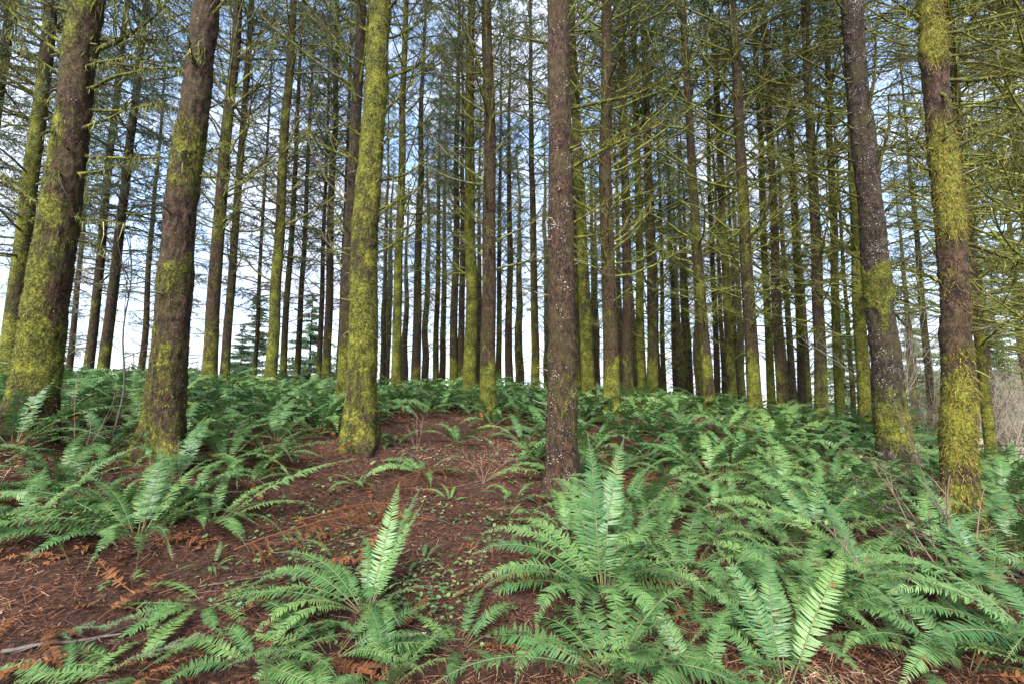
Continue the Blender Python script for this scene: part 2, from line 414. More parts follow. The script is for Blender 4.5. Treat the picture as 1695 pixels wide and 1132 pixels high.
def add_trunk_moss(mask, P, Nn, hs, parent, n, tone, long_=1.0):
    sel = np.nonzero((hs > .02) & (hs < 8))[0]
    k = rng.integers(0, len(sel), n * 4); j = rng.integers(0, P.shape[1], n * 4)
    i = sel[k]
    keep = rng.random(n * 4) < mask[i, j] ** 1.5
    i, j = i[keep][:n], j[keep][:n]
    if len(i) < 10: return
    pos = P[i, j] + rng.normal(0, .008, (len(i), 3)) - Nn[i, j] * .004
    mb = MB()
    strands(mb, pos, Nn[i, j], rng.gamma(4, .0085, len(i)) * long_ + .008, rng.uniform(.0012, .0032, len(i)), tone)
    mb.build('moss', [MOSS], parent, smooth=False)

def curve_pts(p0, az, el, length, bend, n=10, wob=.05, seed=0):
    """a limb leaving at azimuth az and elevation el, its elevation changing by bend along the way"""
    s = np.linspace(0, 1, n)
    e = el + bend * s; a_ = az + (vnoise(np.stack([s * 3 + seed, s * 0 + seed, s * 0], -1), 7) - .5) * 1.1 * s
    e = e + (vnoise(np.stack([s * 4 + seed, s * 0 + 3.3, s * 0 + seed], -1), 8) - .5) * .5
    d = np.stack([np.cos(e) * np.cos(a_), np.cos(e) * np.sin(a_), np.sin(e)], -1)
    return p0 + np.concatenate([[[0, 0, 0]], np.cumsum(d[:-1], 0)]) * (length / (n - 1))

def limb(parent, p0, az, el, length, r, bend, moss, hang, seed, tone=.4, twig=8, pale=.25, name='branch'):
    mb = MB()
    pts = curve_pts(p0, az, el, length, bend, 12, seed=seed)
    s = np.linspace(0, 1, 12)
    rr = r * (1 - s * .82) * (1 + .18 * (vnoise(np.stack([s * 14, s * 0 + seed, s * 0], -1)) - .5)) + .003
    V, Q = tubes(pts[None], rr[None], 7); mb.add(V, Q, moss=moss, tone=tone)
    allp = [(pts, rr)]
    for k in range(twig):
        t = rng.uniform(.2, .97); i = t * 11; i0 = min(int(i), 10); p = pts[i0] + (pts[i0 + 1] - pts[i0]) * (i - i0)
        ta = az + rng.choice([-1, 1]) * rng.uniform(.4, 1.2); tl = length * rng.uniform(.12, .42) * (1.1 - t * .5)
        q = curve_pts(p, ta, el + bend * t + rng.uniform(-.5, .5), tl, rng.uniform(-.3, .7), 7, seed=seed + k * 3.1)
        qr = r * .38 * (1 - np.linspace(0, 1, 7) * .8) * (1.1 - t * .6) + .0018
        V, Q = tubes(q[None], qr[None], 5); mb.add(V, Q, moss=moss * .95, tone=tone)
        allp.append((q, qr))
        for u in range(2):
            jx = rng.integers(2, 6)
            q2 = curve_pts(q[jx], ta + rng.normal(0, .9), rng.uniform(-.5, .7), tl * rng.uniform(.3, .6), rng.uniform(-.4, .6), 5, seed=seed + k + u * 9)
            V, Q = tubes(q2[None], (np.linspace(.0032, .0012, 5))[None], 4); mb.add(V, Q, moss=moss * .7, tone=tone)
    o = mb.build(name, [LIMBWOOD if hang == 0 else BARK], parent)
    if hang > 0:
        mb2 = MB(); pos = []; ln = []; ou = []
        for q, qr in allp:
            seg = np.linalg.norm(np.diff(q, axis=0), axis=1).sum(); n = int(seg * 260 * hang) + 3
            t = rng.uniform(0, len(q) - 1.001, n); i = t.astype(int)
            c = q[i] + (q[i + 1] - q[i]) * (t - i)[:, None]
            d = norm(rng.normal(0, 1, (n, 3)))
            clump = np.clip(vnoise(np.stack([t * 1.9 + seed, t * 0 + seed * 2, t * 0], -1), 13) * 2 - .75, .02, 1)
            pos.append(c + d * (np.interp(t, np.arange(len(q)), qr)[:, None] * .8)); ou.append(d)
            ln.append((.012 + rng.gamma(2, .016, n)) * (.5 + 2.6 * clump * hang))
        pos = np.concatenate(pos); ou = np.concatenate(ou); ln = np.concatenate(ln)
        strands(mb2, pos, ou, ln, np.clip(ln * .06, .0014, .0042), 0.0, pale, droop=1.0)
        mb2.build('hanging_moss', [MOSS], o, smooth=False)
    return o

def crown_mesh(seed, H, h0, hlive, dens, needles, rise=.25, droop=-.15, lmax=2.4, moss=.7):
    """limbs, twigs and needle sprays round a vertical axis at the origin (shared by many trees)"""
    g = np.random.default_rng(seed)
    mb = MB(); nb = int(dens * (H - h0))
    h = np.sort(g.uniform(0, 1, nb)) ** .95 * (H - h0) + h0
    az = np.arange(nb) * 2.4 + g.uniform(-.6, .6, nb)
    fr = (h - h0) / (H - h0)
    ln = lmax * np.interp(fr, [0, .08, .35, .7, 1], [.45, .8, 1, .72, .12]) * g.uniform(.55, 1.15, nb)
    live = np.clip((h - hlive) / 2.5, 0, 1)
    nS = 9; s = np.linspace(0, 1, nS)
    el = rise * g.uniform(.2, 1.8, nb)[:, None] + (np.where(g.random(nb) < .6, g.uniform(0, .7, nb), g.uniform(-.5, .1, nb)) + live * droop * 2)[:, None] * s + g.normal(0, .13, (nb, nS))
    a2 = az[:, None] + np.cumsum(g.normal(0, .07, (nb, nS)), 1)
    d = np.stack([np.cos(el) * np.cos(a2), np.cos(el) * np.sin(a2), np.sin(el)], -1)
    P = np.concatenate([np.zeros((nb, 1, 3)), np.cumsum(d[:, :-1], 1)], 1) * (ln / (nS - 1))[:, None, None]
    P[:, :, 2] += h[:, None]
    r0 = .012 + .0075 * ln
    V, Q = tubes(P, r0[:, None] * (1 - .8 * s)[None] + .002, 4)
    ms = np.repeat(np.clip(moss * (1.15 - fr * 1.1), 0, 1), nS * 4)
    mb.add(V, Q, moss=ms, tone=.35, lichen=0)
    # side twigs
    tw = 13
    t = g.uniform(.15, .98, (nb, tw)); fi = t * (nS - 1); i0 = np.minimum(fi.astype(int), nS - 2)
    bi = np.arange(nb)[:, None]
    base = P[bi, i0] + (P[bi, i0 + 1] - P[bi, i0]) * (fi - i0)[..., None]
    bdir = d[bi, i0]
    sgn = np.where(np.arange(tw)[None] % 2, 1, -1)
    lat = norm(np.cross(bdir, np.array([0, 0, 1.0])))
    td = norm(bdir * g.uniform(.3, 1.0, (nb, tw))[..., None] + lat * sgn[..., None] * g.uniform(.5, 1.1, (nb, tw))[..., None] + np.array([0, 0, 1.0]) * (g.normal(.08, .28, (nb, tw)) - live[:, None] * .35)[..., None])
    tl = ln[:, None] * g.uniform(.14, .42, (nb, tw)) * (1.15 - .7 * t)
    nT = 4; st = np.linspace(0, 1, nT)
    TP = base[:, :, None, :] + td[:, :, None, :] * (tl[..., None] * st)[..., None]
    TP[..., 2] += (tl[..., None] * st ** 2) * (g.normal(.08, .22, (nb, tw)) - live[:, None] * .25)[..., None]
    TP[:, :, 1:, :] += g.normal(0, .02, (nb, tw, nT - 1, 3))
    TP = TP.reshape(-1, nT, 3)
    V, Q = tubes(TP, np.broadcast_to(np.array([.0062, .0046, .0034, .002]), TP.shape[:2]), 3)
    mb.add(V, Q, moss=np.repeat(np.clip(moss * (1.0 - np.repeat(fr, tw)), 0, 1), nT * 3), tone=.3)
    # fine twiglets
    tf = np.repeat(TP, 3, axis=0); k = len(tf)
    u = g.uniform(.2, .95, k) * (nT - 1); i1 = np.minimum(u.astype(int), nT - 2); ar = np.arange(k)
    b2 = tf[ar, i1] + (tf[ar, i1 + 1] - tf[ar, i1]) * (u - i1)[:, None]
    d2 = norm(norm(tf[:, -1] - tf[:, 0]) + g.normal(0, .65, (k, 3)))
    l2 = g.uniform(.06, .22, k)
    F = np.stack([b2, b2 + d2 * l2[:, None] * .5, b2 + d2 * l2[:, None] + np.array([0, 0, -1.0]) * (l2 * .12)[:, None]], 1)
    V, Q = tubes(F, np.broadcast_to(np.array([.0032, .0026, .0016]), F.shape[:2]), 3)
    mb.add(V, Q, moss=np.repeat(np.clip(moss * .8 * (1.0 - np.repeat(fr, tw * 3)), 0, 1), 9), tone=.3)
    # needle sprays on the live part
    lv = np.repeat(np.repeat(live, tw), 3)
    src = np.concatenate([np.stack([TP[:, 0], TP[:, -1]], 1), np.stack([F[:, 0], F[:, -1]], 1)])
    lvv = np.concatenate([np.repeat(live, tw), lv])
    nn = np.floor(lvv * needles * np.linalg.norm(src[:, 1] - src[:, 0], axis=1) / .12 + g.random(len(src))).astype(int) * (g.random(len(src)) < .35 + .65 * lvv)
    idx = np.repeat(np.arange(len(src)), nn); k = len(idx)
    if k:
        a0 = src[idx, 0]; dd = src[idx, 1] - a0
        p = a0 + dd * g.random(k)[:, None]; dr = norm(dd)
        o_ = norm(np.cross(dr, g.normal(0, 1, (k, 3))))
        nd = norm(dr * .8 + o_ * .75 + np.array([0, 0, -.15])); sdv = norm(np.cross(nd, g.normal(0, 1, (k, 3))))
        l_ = g.uniform(.04, .10, k)[:, None]; w_ = g.uniform(.006, .013, k)[:, None]
        V = np.stack([p, p + nd * l_ * .5 + sdv * w_, p + nd * l_, p + nd * l_ * .5 - sdv * w_], 1)
        mb.add(V, quads=np.arange(k)[:, None] * 4 + np.arange(4), mat=1, rnd=np.repeat(g.random(k), 4))
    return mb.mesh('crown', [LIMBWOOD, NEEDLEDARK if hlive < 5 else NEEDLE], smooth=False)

CROWNS = {
    'twiggy': [crown_mesh(100 + i, 25, 1.5, 8.0, 6.8, 3.2, .46, -.12, 2.5, .95) for i in range(3)],
    'clean': [crown_mesh(200 + i, 25, 3.2, 7.5, 6.4, 3.4, .48, -.14, 2.3, .75) for i in range(3)],
    'leafy': [crown_mesh(300 + i, 24, 2.6, 2.8, 6.8, 4.2, .15, -.20, 2.8, .4) for i in range(3)],
    'high': [crown_mesh(400 + i, 19, 7.2, 8.5, 6.5, 1.2, .2, -.2, 2.6, .5) for i in range(2)],
}
n_tree = 0
LAND = []        # landmark trees: pixel column half-way up, phrase
def tree(xb, Y, w, xt, yb=660, style='clean', label='', group=None, bands=None, px_bands=None, lichen=0.1, tone=.5, near=False, H=None, fuzz=0, ftone=0.0, flong=1.0, mossbase=.3, yw=450):
    """xb: pixel column of the base, w: trunk width in pixels at row yw, xt: column where it leaves the top of the photograph"""
    global n_tree
    n_tree += 1; seed = n_tree
    p = unproject(xb, yb, Y); B = np.array([p[0], Y, 0]); B[2] = gz(B[0], Y)
    T = unproject(xt, 0, Y); D = norm(T - B)
    H = H or (19 if near else (25 if Y < 15.5 else 16.5 + 5 * rng.random()))
    hw = unproject(xb, yw, Y)[2] - B[2]
    rb = w * Y / FPX / 2 / math.sqrt(1 + ((xb + (xt - xb) * (660 - yw) / 660 - 847.5) / FPX) ** 2) / max((1.045 - max(hw, 0) / H) ** .9, .3)
    root = empty('spruce_tree', B)
    tag(root, label, 'tree', group)
    if px_bands: bands = sorted((unproject((xb + xt) / 2, py, Y)[2] - B[2], v) for py, v in px_bands)
    if not bands: bands = [(0, mossbase + .45), (.5, mossbase + .40), (1.5, mossbase), (5, mossbase - .05), (9, mossbase - .2)]
    mb, P, Nn, mask, hs, C, r = trunk_mesh((0, 0, 0), D, H, rb, bands, lichen, tone, near, seed, mossbase)
    tk = mb.build('trunk', [BARK], root)
    if fuzz: add_trunk_moss(mask, P, Nn, hs, tk, fuzz, ftone, flong)
    ms = CROWNS['high' if near else style]
    cr = bpy.data.objects.new('crown', ms[n_tree % len(ms)]); COL.objects.link(cr); cr.parent = root
    q = Vector((0, 0, 1)).rotation_difference(Vector(D)) @ Euler((0, 0, rng.uniform(0, 6.28))).to_quaternion()
    cr.rotation_mode = 'QUATERNION'; cr.rotation_quaternion = q
    cr.scale = (H / (19 if style == 'high' or near else 25),) * 3
    return root, (lambda hh: np.array([np.interp(hh, hs, C[:, k]) for k in range(3)])), (lambda hh: float(np.interp(hh, hs, r)))

def limbs(t, Y, specs, moss=.75, hang=.5, tone=.4, pale=.25):
    """specs: (pixel row at the trunk, azimuth deg [0 = to the right, 90 = away, 180 = to the left], elevation deg, length, radius, bend deg)"""
    root, axis, rad = t
    B = np.array(root.location)
    if hang > 0:
        for k in range(14):
            hh = rng.uniform(.6, 6.5); a_ = R(rng.uniform(150, 390)); c = axis(hh)
            limb(root, c + np.array([math.cos(a_), math.sin(a_), 0]) * rad(hh) * .8, a_, R(rng.uniform(-20, 40)), rad(hh) * .2 + rng.uniform(.05, .22), rng.uniform(.007, .013), R(rng.uniform(-30, 30)), rng.choice([.1, .5, .9]), 0, 77.7 * n_tree + k, tone, 0, 0, 'branch_stub')
    for k, (py, az, el, ln, r, bend) in enumerate(specs):
        hh = unproject(848, py, Y)[2] - B[2]
        c = axis(hh); d = np.array([math.cos(R(az)), math.sin(R(az)), 0])
        limb(root, c + d * rad(hh) * .75, R(az), R(el), ln, r, R(bend), moss, hang, 10.7 * n_tree + k * 2.3, tone, int(4 + ln * 5), pale)

# --- near trees, one by one
t = tree(48, 5.1, 72, 146, 690, near=True, label='stout leaning trunk in brown bark and shaggy moss, leftmost big tree', px_bands=[(0, .8), (80, .75), (110, .45), (290, .42), (320, .7), (380, .65), (415, .35), (450, .65), (600, .75), (660, .5), (690, .25)], lichen=.05, tone=.9, fuzz=11000)
limbs(t, 5.1, [(75, 175, 22, 1.5, .026, 30), (40, 150, 35, 1.3, .024, 20), (100, 190, 30, 1.2, .02, 30), (20, 180, 15, 1.3, .022, 30), (85, 5, 25, 1.3, .026, 40), (150, 350, 8, 1.0, .018, 15), (180, 10, 0, .9, .016, 20), (60, 20, 5, 1.0, .016, 25), (100, 0, -2, .95, .02, 10), (115, 340, 2, .8, .016, 12), (215, 350, 5, .75, .02, 35), (255, 10, -3, .8, .022, 12),
               (290, 350, 0, .55, .018, 5), (300, 300, 0, .3, .016, -60), (230, 260, 0, .22, .018, -70), (345, 180, 20, .8, .02, 20), (360, 0, 0, .6, .016, -10), (395, 20, -10, .45, .016, -30), (130, 190, 30, .8, .014, 15), (25, 330, 30, .8, .02, 10)], .85, .6, .4, .25)
t = tree(265, 5.2, 58, 341, 765, near=True, label='brown leaning trunk with moss sleeves and a mossy foot among the ferns', px_bands=[(0, .4), (200, .3), (240, .8), (300, .65), (330, .25), (415, .25), (440, .8), (480, .65), (510, .3), (540, .35), (580, .7), (700, .8), (760, .6)], lichen=.08, tone=.75, fuzz=9000)
limbs(t, 5.2, [(120, 155, 20, .42, .022, 25), (120, 285, 5, .34, .028, 60), (115, 300, 60, .3, .02, 10), (255, 20, 32, .45, .012, 10), (292, 5, 2, .62, .016, 8), (262, 290, 0, .25, .02, -70), (60, 200, 35, .7, .014, 20), (30, 340, 30, .9, .016, 15), (180, 20, 30, .5, .01, 10)], .8, .6, .4, .3)
t = tree(595, 6.3, 42, 627, 745, near=True, label='trunk wholly sleeved in bright yellow-green moss beside the bare litter patch', px_bands=[(0, .85), (300, .95), (600, .95), (700, .95), (740, .6)], lichen=0, tone=.5, fuzz=13000, ftone=.05)
limbs(t, 6.3, [(130, 10, 25, 1.2, .024, 35), (110, 170, 35, 1.1, .02, 10), (190, 0, 40, .9, .018, 20), (300, 15, 22, 1.0, .018, 15), (275, 185, 35, .7, .016, 20), (350, 5, 25, 1.0, .017, 25), (365, 350, 30, .7, .013, 10), (420, 10, 25, 1.05, .017, 30), (415, 170, 20, .5, .014, -50),
               (230, 190, 30, .8, .014, 10), (60, 20, 30, 1.0, .016, 10), (50, 160, 35, 1.2, .016, 15), (250, 350, 50, .8, .012, 10), (20, 340, 30, 1.1, .02, 20)], .8, .3, .35, .15)
t = tree(930, 5.75, 43, 918, 825, near=True, label='reddish-brown trunk flecked with pale lichen, behind the big star-shaped fern', px_bands=[(0, .1), (170, .2), (400, .2), (520, .28), (580, .42), (700, .45), (760, .35), (815, .2)], lichen=.75, tone=.8, fuzz=3500)
limbs(t, 5.75, [(55, 20, 45, 1.2, .022, 15), (45, 330, 55, .8, .018, 10), (170, 170, 18, .55, .016, -5), (165, 190, 25, .5, .013, 5), (180, 8, 18, 2.0, .024, 12), (165, 30, 60, 1.1, .018, 10), (280, 5, 36, 1.9, .024, -6), (275, 20, 35, 1.0, .016, 10), (395, 8, 15, 1.0, .016, 10), (375, 350, 30, .8, .012, 15),
                (70, 165, 25, .8, .014, 10), (290, 165, 40, .5, .012, 10), (90, 15, -15, .6, .012, 20), (230, 185, -40, .35, .012, 20), (300, 10, 42, 1.3, .012, 0)], .75, .2, .3, .1)
t = tree(1484, 7.0, 48, 1407, 775, near=True, H=22, label='dark purplish trunk dotted with white lichen, two moss patches low down', px_bands=[(0, .05), (440, .1), (452, .85), (515, .9), (530, .1), (625, .12), (645, .62), (690, .5), (710, .1), (770, .35)], lichen=.95, tone=.15, fuzz=4500)
limbs(t, 7.0, [(30, 200, 50, 1.0, .02, 10), (60, 20, 60, 1.4, .024, 10), (200, 280, 70, 1.2, .028, 15), (300, 300, 75, 1.3, .026, 10), (265, 165, 20, 1.2, .018, 20), (325, 175, 20, 1.0, .018, 25), (255, 10, 20, 1.3, .02, 5), (320, 5, 25, 1.0, .018, 15), (375, 10, 20, .9, .018, 15), (375, 170, 15, 1.0, .016, 25),
               (430, 175, 25, .8, .016, 30), (440, 5, 15, 1.1, .018, 10), (520, 0, 0, .7, .016, 30), (500, 15, -45, 1.0, .012, 20), (130, 170, 30, 1.5, .018, 15), (120, 15, 15, 1.6, .02, 8), (215, 190, 20, 1.4, .015, 15), (490, 10, 12, 1.0, .013, 5)], .6, .2, .25, .1)
t = tree(1594, 4.6, 50, 1546, 890, near=True, label='thick brown trunk with golden hanging moss on its foot, by the bare shrub', px_bands=[(0, .8), (110, .75), (160, .3), (210, .55), (300, .85), (390, .7), (430, .15), (540, .2), (570, .6), (600, .3), (640, .7), (720, .85), (830, .75), (890, .5)], lichen=.2, tone=.8, fuzz=12000, ftone=.75, flong=1.5)
limbs(t, 4.6, [(30, 175, 40, .5, .016, 20), (45, 8, 25, .8, .016, 20), (55, 350, 5, 1.1, .016, 5), (90, 5, 10, .9, .016, 15), (130, 0, 5, 1.0, .022, -8), (215, 12, 18, 1.0, .022, 8), (245, 8, 22, 1.1, .02, 5), (275, 2, 8, 1.0, .018, 12), (250, 190, 10, .22, .018, 10), (285, 170, 25, .3, .014, 30),
               (400, 5, -20, 1.0, .018, -5), (420, 15, -5, .8, .012, 10), (160, 250, -40, .3, .018, -60), (470, 170, 40, .5, .016, -60), (350, 15, 10, 1.0, .014, 5), (320, 355, 8, .8, .014, 5)], .85, .4, .35, .12)
LAND += [(80, 'stout leftmost trunk'), (300, 'moss-sleeved trunk'), (605, 'all-mossy trunk'), (920, 'lichen-flecked trunk'), (1455, 'white-dotted trunk'), (1570, 'golden-mossed trunk')]

# --- trees of the second rank: (base column, depth, width, top column, style, moss, tone, lichen, label)
SECOND = [
    (8, 8.6, 34, 88, 'leafy', .5, .7, .05, 'dark mossy leaning trunk half hidden behind the stout leftmost one'),
    (141, 13.0, 17, 212, 'leafy', .35, .4, .05, 'slim dark leaning trunk, outer one of a pair in the leftmost gap'),
    (165, 12.6, 19, 243, 'leafy', .35, .4, .05, 'slim dark leaning trunk, inner one of a pair in the leftmost gap'),
    (345, 10.6, 23, 393, 'clean', .45, .6, .1, 'greyish trunk with a mossy burl, just past the brown moss-sleeved trunk'),
    (370, 12.2, 14, 417, 'clean', .2, .3, .1, 'thin dark trunk standing close behind the burled greyish trunk'),
    (445, 11.5, 18, 488, 'clean', .5, .35, .0, 'mossy slender leaning trunk, first of a thin trio over the ferns'),
    (467, 16.5, 10, 503, 'leafy', .3, .3, .0, 'thin leaning trunk, middle one of the trio over the ferns'),
    (490, 17.5, 9, 524, 'clean', .25, .3, .0, 'thinnest straight trunk, last of the trio over the ferns'),
    (527, 17.0, 8, 548, 'clean', .3, .3, .0, 'very thin trunk touching a wider mossy neighbour'),
    (539, 14.0, 13, 560, 'clean', .4, .35, .0, 'slender brown trunk with a very thin trunk at its side'),
    (567, 8.4, 21, 602, 'clean', .3, .3, .0, 'dark trunk leaning close behind the all-mossy yellow-green trunk'),
    (655, 13.0, 14, 674, 'clean', .6, .4, .0, 'mossy trunk first past the all-mossy yellow-green trunk'),
    (777, 11.8, 19, 780, 'clean', .55, .4, .05, 'trunk with a bright mossy foot just before a browner one'),
    (809, 9.6, 23, 806, 'clean', .25, .75, .25, 'reddish-brown trunk rooted at the top edge of the bare litter'),
    (886, 16.0, 12, 877, 'clean', .5, .3, .0, 'mossy dark trunk close beside the reddish lichen-flecked trunk'),
    (974, 12.3, 20, 946, 'clean', .75, .4, .0, 'bright green mossy trunk next past the reddish lichen-flecked trunk'),
    (1011, 10.2, 25, 1002, 'twiggy', .3, .75, .2, 'brown trunk with a vivid mossy foot rising from the ferns'),
    (1040, 12.2, 16, 1028, 'clean', .15, .7, .45, 'narrow reddish trunk close behind the one with a vivid mossy foot'),
    (957, 16.5, 12, 950, 'clean', .3, .7, .0, 'narrow brown trunk close before a bright green mossy one'),
    (1064, 14.5, 13, 1048, 'twiggy', .7, .4, .0, 'pale-mossed slender trunk with mossy dead twigs'),
    (1081, 14.0, 16, 1063, 'twiggy', .3, .15, .0, 'dark slender trunk beside a pale-mossed slender one'),
    (1174, 11.4, 17, 1128, 'twiggy', .4, .55, .1, 'slender leaning trunk with bare earth at its mossy foot'),
    (1187, 17.0, 9, 1165, 'twiggy', .2, .2, .0, 'thin dark trunk just past the one with bare earth at its foot'),
    (1213, 13.5, 14, 1176, 'twiggy', .6, .4, .0, 'mossy slender trunk with leaning twigs, before a thicker pair'),
    (1250, 10.8, 21, 1209, 'twiggy', .35, .5, .45, 'trunk with whitish scars up high and a mossy middle'),
    (1276, 14.0, 12, 1247, 'twiggy', .5, .3, .0, 'thin mossy trunk pressed against a dark straight one'),
    (1294, 12.2, 15, 1262, 'twiggy', .2, .3, .1, 'dark straight trunk with a thin mossy one at its side'),
    (1327, 14.5, 13, 1298, 'twiggy', .35, .2, .0, 'dark twiggy trunk standing apart before a mossy-footed one'),
    (1357, 10.6, 20, 1331, 'twiggy', .45, .4, .2, 'brown trunk with a thick mossy foot and dead twigs'),
    (1388, 12.6, 15, 1364, 'twiggy', .5, .35, .0, 'mossy brown trunk between a mossy-footed one and a greener one'),
    (1430, 10.0, 22, 1400, 'twiggy', .6, .3, .0, 'green-footed trunk half behind the dark white-dotted trunk'),
    (1630, 8.6, 18, 1566, 'twiggy', .3, .7, .2, 'reddish trunk with long dead limbs behind the golden-mossed one'),
]
for (xb, Y, w, xt, st, ms, tn, li, lb) in SECOND:
    t = tree(xb, Y, w, xt, 655, st, lb, mossbase=ms + .04, tone=tn, lichen=li)
    if w >= 14:
        sp = [] if xb != 8 else [(y_, rng.choice([180, 200, 160, 350, 330]) + rng.normal(0, 15), rng.uniform(-5, 35), rng.uniform(.9, 1.9), .02, rng.uniform(-20, 40)) for y_ in range(60, 420, 28)]
        for k in range(13 if xb > 1200 else (10 if xb > 900 else 6)):
            side = rng.choice([-1, 1]); a_ = (0 if side > 0 else 180) + rng.normal(0, 35)
            py_ = rng.uniform(20, 470)
            sp.append((py_, a_, rng.uniform(8, 45) if st != 'leafy' else rng.uniform(-10, 25), rng.uniform(1.3, 2.7) * (.6 if py_ > 380 else 1), rng.uniform(.018, .03), rng.uniform(-5, 45)))
        limbs(t, Y, sp, .85 if st != 'clean' else .6, 0 if xb != 8 else .6, .3)
    if xb == 1630:
        limbs(t, Y, [(py_, rng.normal(0, 28) + (180 if k % 4 == 3 else 0), rng.uniform(2, 24), rng.uniform(2.0, 3.6), rng.uniform(.014, .026), rng.uniform(-12, 14)) for k, py_ in enumerate(np.linspace(-60, 560, 46))], .9, 0, .3)
LAND += [(150, 'slim leaning pair'), (360, 'burled trunk'), (470, 'thin trio'), (655, 'mossy trunk past the all-mossy one'), (808, 'reddish-brown trunk'), (968, 'bright green trunk'), (1073, 'pale-mossed trunk'), (1155, 'bare-earth trunk'), (1240, 'white-scarred trunk'), (1345, 'thick-footed trunk'), (1620, 'dead-limbed trunk')]
LAND.sort()
def gap(px):
    a = [l for l in LAND if l[0] <= px]; b = [l for l in LAND if l[0] > px]
    if not a: return 'before the ' + b[0][1]
    if not b: return 'beyond the ' + a[-1][1]
    return 'between ' + a[-1][1] + ' and ' + b[0][1]
# --- thin far trunks
FAR = [632, 641, 668, 687, 703, 720, 731, 750, 763, 792, 826, 842, 861, 906, 943, 991, 1026, 1052, 1101, 1117, 1138, 1146, 1198, 1228, 1310, 1338, 1410, 612, 1510, 560, 420, 915, 984, 1038, 1092, 1128, 1160, 1222, 1300]
for k, px in enumerate(FAR):
    Y = float(rng.uniform(16, 34)); wd = {687: 13, 703: 8, 731: 8, 750: 12, 763: 10, 842: 10, 861: 9}.get(px, rng.uniform(6, 9))
    if wd > 9: Y = 16 + rng.uniform(0, 3)
    wd = max(wd, .14 * FPX / Y)
    lean = (px - 848) * -.085
    g_ = gap(px)
    tree(px + rng.uniform(-2, 2), Y, wd, px + lean + rng.uniform(-5, 5), 650, 'twiggy' if px > 980 else ('clean' if px > 600 else 'leafy'), 'thin far spruce seen ' + g_, 'thin far spruces ' + g_, mossbase=rng.uniform(.1, .5), tone=rng.uniform(.1, .6), lichen=rng.choice([0, .3]))
# --- more of the same stand, farther back and just outside the picture, whose limbs reach in
for (px, Y, w) in [(1730, 9.5, 20), (1800, 11.5, 18), (1760, 14, 15), (1700, 17, 12), (1850, 9, 22), (1780, 7.5, 24), (1640, 19, 11), (1540, 18, 11)]:
    g_ = gap(px)
    t = tree(px, Y, w, px - (px - 848) * .085, 660, 'twiggy', 'spruce with dense dead limbs standing ' + g_, 'dead-limbed spruces ' + g_, mossbase=.4, tone=.4)
    if px > 1720:
        limbs(t, Y, [(py_, 180 + rng.normal(0, 25), rng.uniform(-2, 20), rng.uniform(2.0, 3.8), rng.uniform(.014, .024), rng.uniform(-12, 12)) for py_ in np.linspace(-40, 600, 24)], .85, 0, .3)
for (px, Y, w) in [(-60, 9, 26), (-120, 12, 20), (60, 17, 12), (230, 18, 10), (110, 21, 10), (300, 22, 9)]:
    g_ = gap(px)
    tree(px, Y, w, px - (px - 848) * .085, 650, 'leafy', 'needled spruce with drooping sprays ' + g_, 'needled spruces ' + g_, mossbase=.4, tone=.4)

